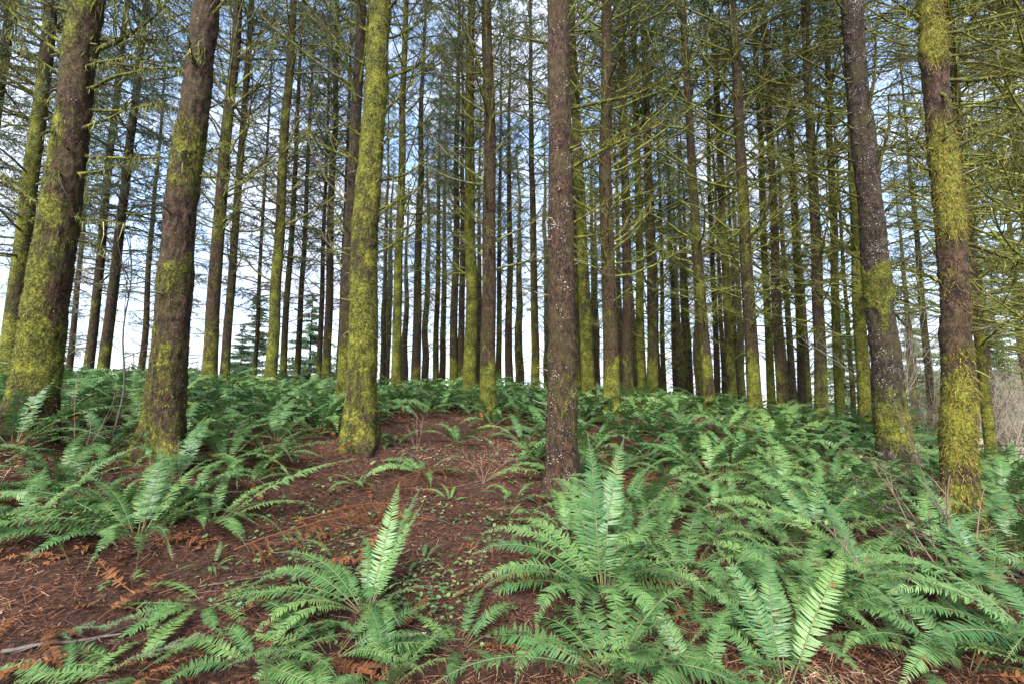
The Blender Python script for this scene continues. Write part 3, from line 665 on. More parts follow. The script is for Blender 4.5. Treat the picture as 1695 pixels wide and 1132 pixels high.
# ------------------------------------------------------------------ ferns
def frond_mesh(seed, bend, n=62, width=.094, dead=False, mat=FERN, lo=False):
    """one sword-fern frond one metre long: leaves the origin along +X, arches downwards; pinnae as folded blades"""
    g = np.random.default_rng(seed); mb = MB()
    ss = np.linspace(0, 1, 25)
    ph = R(bend) * ss ** 1.35; sw = np.cumsum(g.normal(0, .025, 25)) + g.normal(0, .35) * ss ** 2
    d = np.stack([np.cos(ph) * np.cos(sw), np.sin(sw), -np.sin(ph)], -1)
    C = np.concatenate([[[0, 0, 0]], np.cumsum(d[:-1], 0)]) / 24.0
    V, Q = tubes(C[None], (.0042 * (1 - .75 * ss) + .0006)[None], 3 if lo else 4)
    mb.add(V, Q, mat=0 if dead else 1, rnd=.6)
    s = np.linspace(.16, .995, n); s = np.repeat(s, 2) + g.normal(0, .003, 2 * n); sg = np.tile([1, -1], n)
    s = np.clip(s, .1, 1)
    keep = (g.random(2 * n) > (.22 if dead else .035)) & ~((np.abs(s - g.uniform(.3, 1.4)) < .03) & (sg == g.choice([-1, 1]))); s, sg = s[keep], sg[keep]; m = len(s)
    c = np.stack([np.interp(s, ss, C[:, k]) for k in range(3)], -1)
    t = norm(np.stack([np.interp(s, ss, d[:, k]) for k in range(3)], -1))
    lat = norm(np.cross(np.array([0, 0, 1.0]) + 0 * t, t)); up = np.cross(t, lat)
    prof = np.where(s < .36, .55 + .45 * np.clip((s - .15) / .21, 0, 1), np.clip(1 - ((s - .36) / .64) ** 1.75, .04, 1))
    ln = width * prof * g.uniform(.9, 1.07, m)
    sw_ = R(8) + R(26) * s ** 2 + g.normal(0, R(5), m)
    tw = g.normal(R(8), R(6), m) * (3 if dead else 1)
    dirv = lat * sg[:, None] * np.cos(sw_)[:, None] + t * np.sin(sw_)[:, None]
    dirv = norm(dirv * np.cos(tw)[:, None] + up * np.sin(tw)[:, None])
    wd = norm(np.cross(up, dirv) * np.sign(sg)[:, None] * 0 + t - dirv * (t * dirv).sum(-1, keepdims=True))
    wd = norm(wd + up * g.normal(0, .13 if not dead else .8, m)[:, None])
    hw = .5 * .95 * (s[1:] - s[:-1]).mean() * 2 * np.ones(m) * (.9 if dead else 1) * np.clip(prof * 1.3, .35, 1)
    dr = np.abs(g.normal(.22, .1, m)) * (2.2 if dead else 1)
    fw = g.normal(.10, .05, m)
    rows = []
    for u, wf in ((0, .75), (.3, 1.0), (.68, .72)):
        p = c + dirv * (ln * u)[:, None] - up * (ln * dr * u * u)[:, None] + t * (ln * fw * u * u)[:, None]
        rows += [p - wd * (hw * wf)[:, None], p + wd * (hw * wf)[:, None]]
    tip = c + dirv * ln[:, None] - up * (ln * dr)[:, None] + t * (ln * fw * 1.3)[:, None]
    V = np.stack(rows + [tip], 1); b = np.arange(m)[:, None] * 7
    rd = np.repeat(np.clip(.45 + .25 * (s - .5) + g.normal(0, .18, m), 0, 1), 7)
    mb.add(V, quads=np.concatenate([b + np.array([0, 1, 3, 2]), b + np.array([2, 3, 5, 4])]), tris=b + np.array([4, 5, 6]), mat=0, rnd=rd)
    return mb

BENDS = [35, 60, 85, 115]
FR = {b: [frond_mesh(500 + b * 7 + i, b).mesh('frond', [FERN, FSTEM], False) for i in range(3)] for b in BENDS}
FRD = [frond_mesh(900 + i, [50, 80, 110][i % 3], 34, .085, True, FERNDEAD).mesh('frond', [FERNDEAD], False) for i in range(4)]
def put_frond(parent, az, el, ln, bend, roll=0.0, dead=False, z=0.0, wide=1.0):
    b = min(BENDS, key=lambda q: abs(q - bend))
    me = FRD[rng.integers(0, 4)] if dead else FR[b][rng.integers(0, 3)]
    o = bpy.data.objects.new('frond', me); COL.objects.link(o); o.parent = parent
    o.location = (math.cos(az) * .03, math.sin(az) * .03, z)
    o.rotation_euler = (Matrix.Rotation(az, 4, 'Z') @ Matrix.Rotation(-el, 4, 'Y') @ Matrix.Rotation(roll, 4, 'X')).to_euler()
    o.scale = (ln, ln * wide, ln)
    if dead: o['label'] = 'withered rust-brown frond'
    return o
n_fern = 0
def fern(x, y, size, n, label, group=None, el=(28, 72), spread=None, specs=None, dead=2, lean=0.0, wide=1.0):
    """a crown of fronds; specs: (azimuth deg, elevation deg, length, bend deg)"""
    global n_fern
    n_fern += 1
    z = gz(x, y)
    root = empty('sword_fern', (x, y, z - .01)); tag(root, label, 'fern', group)
    if specs:
        for (a, e, l, b) in specs: put_frond(root, R(a), R(e), l, b, rng.normal(0, .18), wide=wide)
    off = rng.uniform(0, 6.28)
    for k in range(n):
        a = off + k * 2.4 + rng.normal(0, .25) if spread is None else R(rng.uniform(*spread))
        e = R(rng.uniform(*el)); l = size * rng.uniform(.7, 1.1)
        put_frond(root, a, e, l, 45 + 60 * rng.random() + math.degrees(e) * .45 - 10, rng.normal(0, .25), wide=wide)
    for k in range(dead):
        put_frond(root, rng.uniform(0, 6.28), R(rng.uniform(-5, 25)), size * rng.uniform(.5, .85), 90, rng.normal(0, .6), True)
    return root
FERN_AT = [(o.location.x + dx_, o.location.y - dy_, .5) for o in list(S.objects) if o.name.startswith('spruce_tree') and o.location.y < 7.2 for dx_, dy_ in ((0, 0), (0, .35))]
def hero(px, py, size, n, label, **k):
    p = hit(px, py); FERN_AT.append((p[0], p[1], size * k.pop('room', 1.0)))
    return fern(p[0], p[1], size, n, label, **k)
hero(1000, 995, 1.0, 12, room=1.7, label='big star-shaped sword fern at the foot of the lichen-flecked trunk', specs=[(103, 82, 1.3, 35), (70, 78, 1.3, 35), (120, 74, 1.05, 60), (85, 70, 1.1, 60), (160, 60, 1.1, 85), (172, 52, 1.1, 85), (185, 45, 1.05, 85), (196, 40, 1.05, 60), (15, 58, 1.1, 85), (350, 52, 1.1, 115), (28, 62, 1.1, 85), (320, 52, 1.1, 115), (300, 58, 1.05, 115), (282, 52, 1.05, 115), (262, 50, 1.0, 115), (240, 48, 1.0, 85), (222, 42, 1.0, 85), (45, 66, 1.0, 85), (135, 65, 1.0, 85)], dead=5)
hero(605, 1015, .7, 6, room=1.5, label='upright light green fern in the reddish litter, two tall fronds', specs=[(78, 70, .95, 35), (60, 62, .98, 35), (100, 60, .7, 60), (35, 68, .8, 35), (170, 46, .9, 85), (185, 42, .85, 85), (150, 48, .85, 60), (200, 34, .95, 60), (5, 45, .6, 85), (290, 48, .65, 85), (225, 40, .7, 85)], dead=2)
hero(550, 1085, .78, 9, 'low fern below the upright light green one, fronds flung sideways', specs=[(0, 18, .75, 35), (350, 25, .8, 60), (15, 30, .7, 60), (335, 28, .6, 60), (180, 30, .6, 60), (215, 20, .55, 60)], el=(15, 40), dead=3)
hero(760, 1075, .55, 10, 'small pale fern between the star-shaped fern and the upright one', el=(20, 55), dead=1)
hero(640, 1140, .68, 10, 'curled small fern at the lower picture edge with brown litter round it', el=(30, 70), dead=1)
hero(340, 1000, .6, 7, 'sparse fern with one broad frond hanging towards the viewer', specs=[(262, 30, .62, 60), (197, 14, .7, 35), (203, 6, .85, 35), (30, 22, .5, 60), (8, 25, .5, 60), (50, 20, .5, 60), (240, 18, .6, 60)], el=(12, 30), dead=2)
hero(430, 1105, .7, 11, 'leafy fern on the lower picture edge between the sparse fern and the low sideways one', el=(20, 50), dead=2)
hero(215, 1125, .6, 9, 'flat fern with yellowish-green fronds beside the long grey stick', specs=[(170, 14, .8, 35), (185, 10, .7, 35), (160, 20, .7, 60)], el=(10, 35), dead=2)
hero(815, 705, .8, 11, 'fern at the foot of the reddish-brown trunk above the litter', dead=4)
hero(655, 735, .6, 10, 'fern just past the all-mossy trunk on the open slope', el=(20, 60), dead=3)
hero(590, 800, .45, 9, 'fern on open litter below the all-mossy trunk', el=(20, 55), dead=4)
hero(850, 830, .6, 9, 'fern with many rusty fronds beside the lichen-flecked trunk', el=(20, 60), dead=6)
hero(120, 1140, .55, 8, 'half seen small fern in the lowest picture corner under sticks', el=(10, 40), dead=1)
hero(225, 900, .95, 8, 'large spreading fern over dark litter, fronds sweeping down to one side', specs=[(215, 42, 1.15, 85), (205, 45, 1.15, 85), (222, 40, 1.05, 85), (190, 45, 1.15, 60), (180, 40, 1.2, 60), (160, 45, 1.1, 85), (95, 60, 1.0, 60), (70, 60, 1.0, 60), (30, 50, .95, 85), (300, 45, .75, 115), (330, 45, .75, 115), (120, 62, .9, 60), (20, 58, .95, 60), (250, 40, .8, 85), (200, 25, 1.0, 60)], dead=2)
hero(350, 870, .9, 8, 'fern with one long pale frond slanting up across the litter', specs=[(28, 38, 1.3, 35), (20, 30, .9, 60), (355, 35, .5, 85), (335, 35, .55, 115), (60, 45, .8, 60), (150, 45, .8, 60), (110, 55, .7, 60)], dead=1)
hero(95, 830, .85, 12, 'bushy fern below the stout leftmost trunk, silvery-green fronds', dead=2)
hero(20, 900, .8, 8, 'fern at the left picture edge with fronds hanging down', dead=2)
hero(20, 740, 1.0, 9, 'tall fern against the foot of the stout leftmost trunk', specs=[(95, 80, 1.0, 35), (80, 75, 1.05, 35), (20, 52, 1.2, 60), (5, 42, 1.2, 60), (350, 30, 1.1, 60)], dead=1)
hero(170, 755, .95, 10, 'arching fern between the stout trunk and the moss-sleeved trunk', specs=[(25, 45, 1.1, 60), (10, 40, 1.0, 85)], dead=2)
hero(370, 770, .9, 10, 'fern reaching out from behind the moss-sleeved trunk', specs=[(10, 35, .95, 60), (40, 55, .9, 60), (350, 30, .9, 60)], dead=2)
hero(290, 800, .7, 8, 'pale fern standing right in front of the moss-sleeved trunk', specs=[(100, 72, .8, 35), (80, 70, .8, 35)], dead=1)
hero(455, 730, .95, 10, 'feathery fern at the upper edge of the litter slope', specs=[(30, 50, 1.0, 35), (20, 30, .9, 60)], dead=2)
hero(700, 785, .74, 11, 'lone low fern in the middle of the bare litter patch', el=(20, 55), dead=1)
hero(757, 735, .8, 11, 'perky small fern at the upper end of the litter patch', el=(30, 70), dead=1)
hero(705, 690, .95, 11, 'fern above the litter patch with bright arching fronds', dead=2)
hero(865, 735, .9, 11, 'fern pressed against the near side of the lichen-flecked trunk', dead=4)
hero(1010, 790, .8, 12, 'fern just past the foot of the lichen-flecked trunk', dead=2)
hero(1300, 1140, .95, 3, 'fern at the bottom edge with three tall upright fronds', specs=[(96, 66, .82, 35), (78, 60, .85, 35), (62, 52, .9, 35), (110, 62, .7, 60), (40, 42, .8, 60)], dead=1)
hero(1425, 960, 1.0, 8, 'wide fern with long arches to both sides beside the thick trunk', specs=[(172, 42, 1.0, 85), (185, 36, .95, 85), (200, 34, .95, 85), (340, 36, 1.05, 85), (325, 34, 1.0, 60), (95, 70, .9, 35), (70, 62, .9, 60), (120, 60, .85, 60), (20, 45, .95, 60)], dead=3)
hero(1640, 1010, .95, 7, 'upright fern near the thick trunk under bare shrub stems', specs=[(95, 75, 1.0, 35), (75, 72, 1.05, 35), (110, 68, .95, 35), (160, 45, .9, 60), (30, 60, .9, 60)], dead=2)
hero(1350, 890, .95, 9, 'broad fern with tiered fronds in front of the dotted trunk', specs=[(160, 48, 1.1, 85), (175, 42, 1.1, 85), (190, 38, 1.0, 85), (20, 45, 1.0, 85), (5, 40, 1.0, 85), (100, 65, .9, 60), (80, 60, .95, 60)], dead=3)
hero(1200, 900, .75, 11, 'fern with drooping fronds beside the bare strip of earth', dead=2)
hero(1150, 1050, .55, 9, 'short fern right beside the star-shaped fern, flat fronds', specs=[(0, 22, .7, 35), (10, 30, .6, 60), (185, 20, .5, 60)], el=(15, 40), dead=2)
hero(1600, 1110, .9, 9, 'fern with a rust-orange frond among green at the lower corner', specs=[(170, 40, .9, 85), (150, 45, .95, 60)], dead=5)
hero(1500, 1100, .8, 9, 'dark fern between the upright trio and the rusty one', dead=2)
hero(1690, 920, .9, 10, 'fern half cut by the right picture edge', dead=1)
hero(1120, 830, .7, 11, 'light fern above a heap of rusty dead fronds', dead=7)

for k, (px, py) in enumerate([(640, 770), (610, 800), (545, 840), (505, 900), (800, 900), (835, 860), (700, 930), (560, 930), (745, 830), (670, 725), (420, 960), (350, 940), (205, 965), (850, 960)]):
    p = hit(px, py); FERN_AT.append((p[0], p[1], .3))
    fern(p[0], p[1], rng.uniform(.2, .36), int(rng.integers(4, 8)), 'tiny young fern sprouting from the bare reddish litter', 'tiny ferns in the litter', el=(15, 60), dead=int(rng.integers(0, 2)))
# the carpet: ferns on every free spot outside the bare ground
BARE = [[(470, 740), (560, 735), (640, 690), (690, 680), (800, 690), (880, 720), (890, 860), (800, 1000), (720, 1040), (480, 1010), (430, 900)],
        [(0, 905), (180, 920), (430, 890), (480, 1010), (420, 1000), (0, 1100)], [(1140, 690), (1200, 690), (1180, 720), (1130, 720)], [(1130, 930), (1250, 930), (1270, 1020), (1150, 1080)], [(1060, 850), (1110, 850), (1100, 910), (1050, 900)], [(640, 1000), (770, 960), (780, 1040), (700, 1060)]]
def inside(px, py, poly):
    c = False; n = len(poly)
    for i in range(n):
        (x1, y1), (x2, y2) = poly[i], poly[i - 1]
        if (y1 > py) != (y2 > py) and px < (x2 - x1) * (py - y1) / (y2 - y1) + x1: c = not c
    return c
def clump(px, py):
    if py > 905: return 'low on the slope'
    return ''
cand = []
for _ in range(9000):
    y = 2.2 + 14.5 * rng.random() ** .75; x = (rng.random() * 2 - 1) * (1.15 * y + .6)
    if x > 9.6 or x < -12.5: continue
    px, py = project((x, y, gz(x, y)))
    if any(inside(px, py, b) for b in BARE): continue
    if py > 1180 or (px < 720 and py > 985) or (px < 420 and py > 930): continue
    sz = rng.uniform(.72, 1.2)
    if math.hypot(x - 4.4, y - 4.6) < .4: continue
    md = (.50 if y < 6 else .54) * (.7 + .4 * sz) * .92
    if any((x - a) ** 2 + (y - b) ** 2 < max(md, c * .42) ** 2 for a, b, c in FERN_AT): continue
    FERN_AT.append((x, y, sz)); cand.append((y, x, px, py, sz))
cand.sort()
LORES = None
def lofern_mesh(seed):
    g0 = rng; mbs = MB(); g = np.random.default_rng(seed)
    n = int(g.integers(13, 19)); off = g.uniform(0, 6.28)
    for k in range(n):
        dead = k >= n - 2
        e = R(g.uniform(28, 74)) if not dead else R(g.uniform(0, 25))
        f = frond_mesh(seed * 31 + k, 45 + 60 * g.random() + math.degrees(e) * .4 - 10, 24, .095, dead, lo=True)
        az = off + k * 2.4 + g.normal(0, .25); l = g.uniform(.7, 1.1)
        Mx = np.array((Matrix.Rotation(az, 3, 'Z') @ Matrix.Rotation(-e, 3, 'Y') @ Matrix.Rotation(g.normal(0, .25), 3, 'X')))
        V = np.concatenate(f.v) @ Mx.T * l
        shift = 0
        for q in f.f4 + f.f3: pass
        base = mbs.n
        mbs.v.append(V); mbs.n += len(V)
        hue = g.uniform(-.3, .3)
        for kk in mbs.a: mbs.a[kk].append(np.clip(np.concatenate(f.a[kk]) + (hue if kk == 'rnd' else 0), 0, 1))
        for q, m_ in zip(f.f4, f.m4): mbs.f4.append(q + base); mbs.m4.append(np.where(m_ == 1, 1, 2 if dead else 0))
        for q, m_ in zip(f.f3, f.m3): mbs.f3.append(q + base); mbs.m3.append(np.where(m_ == 1, 1, 2 if dead else 0))
    return mbs.mesh('sword_fern', [FERN, FSTEM, FERNDEAD], False)
LORES = [lofern_mesh(41 + i) for i in range(8)]
def where(px, y):
    g_ = gap(px)
    band = 'low down' if y < 5 else ('mid-slope' if y < 8.5 else 'on the crest')
    return band, g_
cnt = {}
for (y, x, px, py, sz) in cand[:250]:
    b, g_ = where(px, y)
    if y < 6.8:
        lb = 'sword fern %s %s' % (b, g_)
        fern(x, y, sz, int(11 + sz * 5), lb, 'ferns %s %s' % (b, g_), dead=int(rng.integers(1, 6)))
    else:
        o = bpy.data.objects.new('sword_fern', LORES[rng.integers(0, 8)]); COL.objects.link(o)
        o.location = (x, y, gz(x, y) - .01); o.rotation_euler = (rng.normal(0, .08), rng.normal(0, .08), rng.uniform(0, 6.28)); s_ = sz * 1.05; o.scale = (s_, s_, s_ * rng.uniform(.9, 1.15))
        tag(o, 'sword fern %s %s' % (b, g_), 'fern', 'ferns %s %s' % (b, g_))
# beyond the nearest three hundred the ferns merge into one carpet
mbu = MB()
for (y, x, px, py, sz) in cand[250:]:
    z = gz(x, y); off = rng.uniform(0, 6.28); nf = 13
    for k in range(nf):
        dead = k == nf - 1 and rng.random() < .6
        e = R(rng.uniform(30, 74)) if not dead else R(10)
        f = frond_mesh(int(rng.integers(1e6)), 45 + 60 * rng.random() + math.degrees(e) * .4 - 10, 15, .11, dead, lo=True)
        Mx = np.array(Matrix.Rotation(off + k * 2.4 + rng.normal(0, .25), 3, 'Z') @ Matrix.Rotation(-e, 3, 'Y') @ Matrix.Rotation(rng.normal(0, .25), 3, 'X'))
        base = mbu.n; Vv = np.concatenate(f.v) @ Mx.T * (sz * 1.08 * rng.uniform(.7, 1.1)) + np.array([x, y, z - .01])
        mbu.v.append(Vv); mbu.n += len(Vv); hue = rng.uniform(-.3, .3)
        for kk in mbu.a: mbu.a[kk].append(np.clip(np.concatenate(f.a[kk]) + (hue if kk == 'rnd' else 0), 0, 1))
        for q, m_ in zip(f.f4, f.m4): mbu.f4.append(q + base); mbu.m4.append(np.where(m_ == 1, 1, 2 if dead else 0))
        for q, m_ in zip(f.f3, f.m3): mbu.f3.append(q + base); mbu.m3.append(np.where(m_ == 1, 1, 2 if dead else 0))
tag(mbu.build('fern_undergrowth', [FERN, FSTEM, FERNDEAD], None, False), 'unbroken band of ferns along the crest between the far trunks', 'fern carpet', kind='stuff')
print('ferns', n_fern, len(cand), 'trees', n_tree)

# ------------------------------------------------------------------ forest floor
n = 130000
yy = 1.7 + 9.5 * rng.random(n) ** 1.15; xx = (rng.random(n) * 2 - 1) * (1.15 * yy + .4)
zz = ground(xx, yy)
az = rng.uniform(0, 6.28, n); ln = rng.gamma(2.2, .012, n) + .008; wd = rng.uniform(.0007, .0020, n); chip = rng.random(n) < .12
ln = np.where(chip, rng.uniform(.006, .018, n), ln); wd = np.where(chip, rng.uniform(.003, .006, n), wd)
d = np.stack([np.cos(az), np.sin(az), rng.normal(0, .28, n)], -1); s_ = np.stack([-np.sin(az), np.cos(az), rng.normal(0, .4, n)], -1)
c = np.stack([xx, yy, zz + rng.uniform(.004, .022, n)], -1)
V = np.stack([c - d * ln[:, None] - s_ * wd[:, None], c + d * ln[:, None] - s_ * wd[:, None], c + d * ln[:, None] + s_ * wd[:, None], c - d * ln[:, None] + s_ * wd[:, None]], 1)
mb = MB(); patch = fbm(np.stack([xx * .9, yy * .9, xx * 0], -1), 3, 77)
mb.add(V, quads=np.arange(n)[:, None] * 4 + np.arange(4), rnd=np.repeat(np.clip(-.02 + patch * 1.15 + rng.normal(0, .22, n), 0, 1), 4))
tag(mb.build('needle_litter', [LITTER], smooth=False), 'reddish-brown needles and bark crumbs strewn over the forest floor', 'litter', kind='stuff')

mb = MB(); k = 0
while k < 700:
    px, py = rng.uniform(330, 1000), rng.uniform(680, 1090)
    if not inside(px, py, BARE[0]) and rng.random() < .75: continue
    p = hit(px, py); k += 1
    if vnoise(np.array([[p[0] * 1.6, p[1] * 1.6, 3.0]]))[0] < .42 and rng.random() < .75: continue
    stem = np.array([0, 0, rng.uniform(.02, .09)])
    for j in range(int(rng.integers(3, 7))):
        a = rng.uniform(0, 6.28); l = rng.uniform(.018, .042); c0 = p + stem + np.array([math.cos(a), math.sin(a), 0]) * rng.uniform(.005, .05) + np.array([0, 0, rng.uniform(-.02, .02)])
        d0 = np.array([math.cos(a), math.sin(a), rng.normal(.05, .3)]); s0 = np.array([-math.sin(a), math.cos(a), rng.normal(0, .3)])
        u0 = np.array([0, 0, .12 * l])
        V = [c0, c0 + d0 * l * .35 + s0 * l * .42, c0 + d0 * l * .8 + s0 * l * .3, c0 + d0 * l * 1.25, c0 + d0 * l * .8 - s0 * l * .3, c0 + d0 * l * .35 - s0 * l * .42, c0 + d0 * l * .55 - u0]
        mb.add(V, tris=[(0, 1, 6), (1, 2, 6), (2, 3, 6), (3, 4, 6), (4, 5, 6), (5, 0, 6)], rnd=rng.random())
tag(mb.build('seedling_ground_cover', [SEED], smooth=False), 'tiny bright green seedling leaves dotted over the litter patch', 'ground cover', kind='stuff')

def stick(name, a, b, r, mat, label, group=None, sag=.0, forks=0, lift=.012, wob=.06):
    """a fallen stick or stem between two ground spots given as photograph pixels"""
    A, B_ = hit(*a), hit(*b); n_ = 14; s = np.linspace(0, 1, n_)[:, None]
    P = A + (B_ - A) * s; ln = np.linalg.norm(B_ - A)
    sd0 = rng.uniform(0, 99)
    P[:, 0] += (vnoise(np.stack([s[:, 0] * 4, s[:, 0] * 0 + sd0, s[:, 0] * 0], -1)) - .5) * wob * ln
    P[:, 2] = np.maximum(P[:, 2], ground(P[:, 0], P[:, 1])) + lift + r * .6
    mb = MB(); V, Q = tubes(P[None], (r * (1 - .55 * s[:, 0]))[None], 7); mb.add(V, Q)
    for k in range(forks):
        i = int(rng.integers(3, 12)); q = curve_pts(P[i], rng.uniform(0, 6.28), rng.uniform(0, .5), ln * rng.uniform(.15, .35), -.4, 6, seed=sd0 + k)
        V, Q = tubes(q[None], np.linspace(r * .4, .001, 6)[None], 5); mb.add(V, Q)
    c = A.copy(); o = mb.build(name, [mat], None, True, c)
    return tag(o, label, 'stick', group)
stick('fallen_stick', (5, 1085), (200, 1055), .012, STICK, 'long grey stick lying at the lower left under pale fern tips', forks=2)
stick('fallen_stick', (60, 1100), (215, 1045), .008, STICK, 'barkless whitish stick end poking from under fern tips', forks=1)
stick('fallen_stick', (1180, 1060), (1275, 1110), .008, TWIG, 'thin brown stick pointing at the three upright fronds')
stick('fallen_stick', (560, 940), (720, 985), .006, STICK, 'thin grey stick across the earth beside the upright light fern', forks=1)
stick('fallen_stick', (650, 1062), (705, 1060), .011, PALETWIG, 'short pale stick end under the low fern')
stick('fallen_stick', (330, 975), (470, 960), .006, STICK, 'slim stick below the dead brown bough', forks=2)
stick('fallen_stick', (690, 760), (560, 700), .009, DARKTWIG, 'dark stick beside the foot of the all-mossy trunk', forks=2)
for k in range(26):
    px, py = rng.uniform(40, 860), rng.uniform(760, 1080)
    a_ = rng.uniform(-50, 50)
    stick('fallen_stick', (px, py), (px + rng.uniform(30, 110), py + a_ * .6), rng.uniform(.002, .005), [STICK, TWIG, DARKTWIG][k % 3], 'one of the little twigs scattered over the reddish litter', 'small twigs on the litter', forks=int(rng.integers(0, 3)))

# dead fronds and dead boughs lying on the floor
def dead_bough(px, py, az, ln, label, group=None, nb=14):
    p = hit(px, py); mb = MB(); P = curve_pts(np.array([0, 0, .10]), R(az), R(14), ln, R(-25), 10, seed=px)
    V, Q = tubes(P[None], np.linspace(.007, .002, 10)[None], 5); mb.add(V, Q, rnd=.3)
    for k in range(nb * 2):
        i = int(rng.integers(1, 9)); sgn = 1 if k % 2 else -1
        q = curve_pts(P[i], R(az) + sgn * rng.uniform(.5, 1.2), rng.uniform(-.3, .3), ln * rng.uniform(.18, .38), -1.3, 7, seed=k + px)
        V, Q = tubes(q[None], np.linspace(.0025, .001, 7)[None], 3); mb.add(V, Q, rnd=.5)
        m = 46; t_ = rng.uniform(0, 5.99, m); ii_ = t_.astype(int); c0 = q[ii_] + (q[ii_ + 1] - q[ii_]) * (t_ - ii_)[:, None]
        dd = norm(rng.normal(0, 1, (m, 3)) + np.array([0, 0, -.5])); s0 = norm(np.cross(dd, rng.normal(0, 1, (m, 3))))
        l0 = rng.uniform(.012, .03, (m, 1))
        mb.add(np.stack([c0 - s0 * .0018, c0 + s0 * .0018, c0 + dd * l0], 1), tris=np.arange(m)[:, None] * 3 + np.arange(3), rnd=np.repeat(rng.uniform(.3, .9, m), 3))
    o = mb.build('dead_bough', [FERNDEAD], None, False); o.location = (p[0], p[1], gz(p[0], p[1]))
    return tag(o, label, 'dead branch', group)
dead_bough(385, 935, 20, 1.0, 'rust-brown dead bough lacing over the litter below the long pale frond')
dead_bough(500, 880, 10, .9, 'withered brown bough at the upper rim of the litter slope')
dead_bough(720, 880, 160, .7, 'brown dried bough in the middle of the litter patch')
dead_bough(640, 820, 30, .7, 'dried reddish bough lying below the all-mossy trunk')
DF = [(20, 1030, 'orange withered frond cut by the left picture edge'), (1065, 790, 'rust-red dead frond topping the heap past the lichen-flecked trunk'), (1090, 800, None), (1050, 815, None), (1080, 770, None), (770, 660, None), (740, 655, None), (560, 690, None), (1130, 985, None), (1140, 1010, None), (900, 1120, None), (960, 1130, None), (1250, 890, None), (1330, 930, None), (230, 860, None), (210, 880, None), (90, 790, None), (420, 930, None), (340, 1090, None), (480, 1120, None),
      (820, 780, None), (850, 790, None), (1060, 690, None), (1380, 690, None), (700, 1090, None), (600, 900, None), (1620, 1050, 'bright orange withered frond drooping over the lower corner ferns'), (1660, 1045, None)] + [(float(rng.uniform(430, 900)), float(rng.uniform(700, 1000)), None) for _ in range(34)] + [(float(rng.uniform(0, 450)), float(rng.uniform(900, 1100)), None) for _ in range(14)]
for (px, py, lb) in DF:
    p = hit(px, py)
    o = bpy.data.objects.new('dead_frond', FRD[rng.integers(0, 4)]); COL.objects.link(o)
    o.location = (p[0], p[1], gz(p[0], p[1]) + .03); l = rng.uniform(.4, .75); o.scale = (l, l, l * .5)
    o.rotation_euler = (rng.normal(0, .3), rng.uniform(-.35, .0), rng.uniform(0, 6.28))
    tag(o, lb or 'rust-brown dead fern frond lying on the forest floor', 'dead frond', None if lb else 'dead fronds on the floor')

# green sprigs broken off the spruces
def sprig(px, py, az, ln, label):
    p = hit(px, py); mb = MB()
    P = curve_pts(np.array([0, 0, .02]), R(az), R(8), ln, R(-8), 8, seed=px); ax = [P]
    for k in range(10):
        i = int(rng.integers(1, 7)); ax.append(curve_pts(P[i], R(az) + (1 if k % 2 else -1) * .7, .1, ln * .3, -.1, 5, seed=k + px))
    for q in ax:
        V, Q = tubes(q[None], np.linspace(.003, .0012, len(q))[None], 4); mb.add(V, Q, mat=1)
        m = int(420 * np.linalg.norm(q[-1] - q[0]) / .3) + 20; t_ = rng.uniform(0, len(q) - 1.001, m); ii_ = t_.astype(int); c0 = q[ii_] + (q[ii_ + 1] - q[ii_]) * (t_ - ii_)[:, None]
        tt = norm(q[ii_ + 1] - q[ii_]); dd = norm(tt * .6 + norm(rng.normal(0, 1, (m, 3)) * np.array([1, 1, .5]))); s0 = norm(np.cross(dd, rng.normal(0, 1, (m, 3))))
        mb.add(np.stack([c0 - s0 * .0012, c0 + s0 * .0012, c0 + dd * rng.uniform(.014, .024, (m, 1))], 1), tris=np.arange(m)[:, None] * 3 + np.arange(3), rnd=np.repeat(rng.uniform(.3, 1, m), 3))
    o = mb.build('fallen_sprig', [FIRLEAF, TWIG], None, False); o.location = (p[0], p[1], gz(p[0], p[1]) + .01)
    tag(o, label, 'sprig')
sprig(90, 1065, 10, .3, 'bluish-green spruce sprig lying across the long grey stick')
sprig(205, 1110, 30, .3, 'bluish-green spruce sprig below the broad hanging frond')

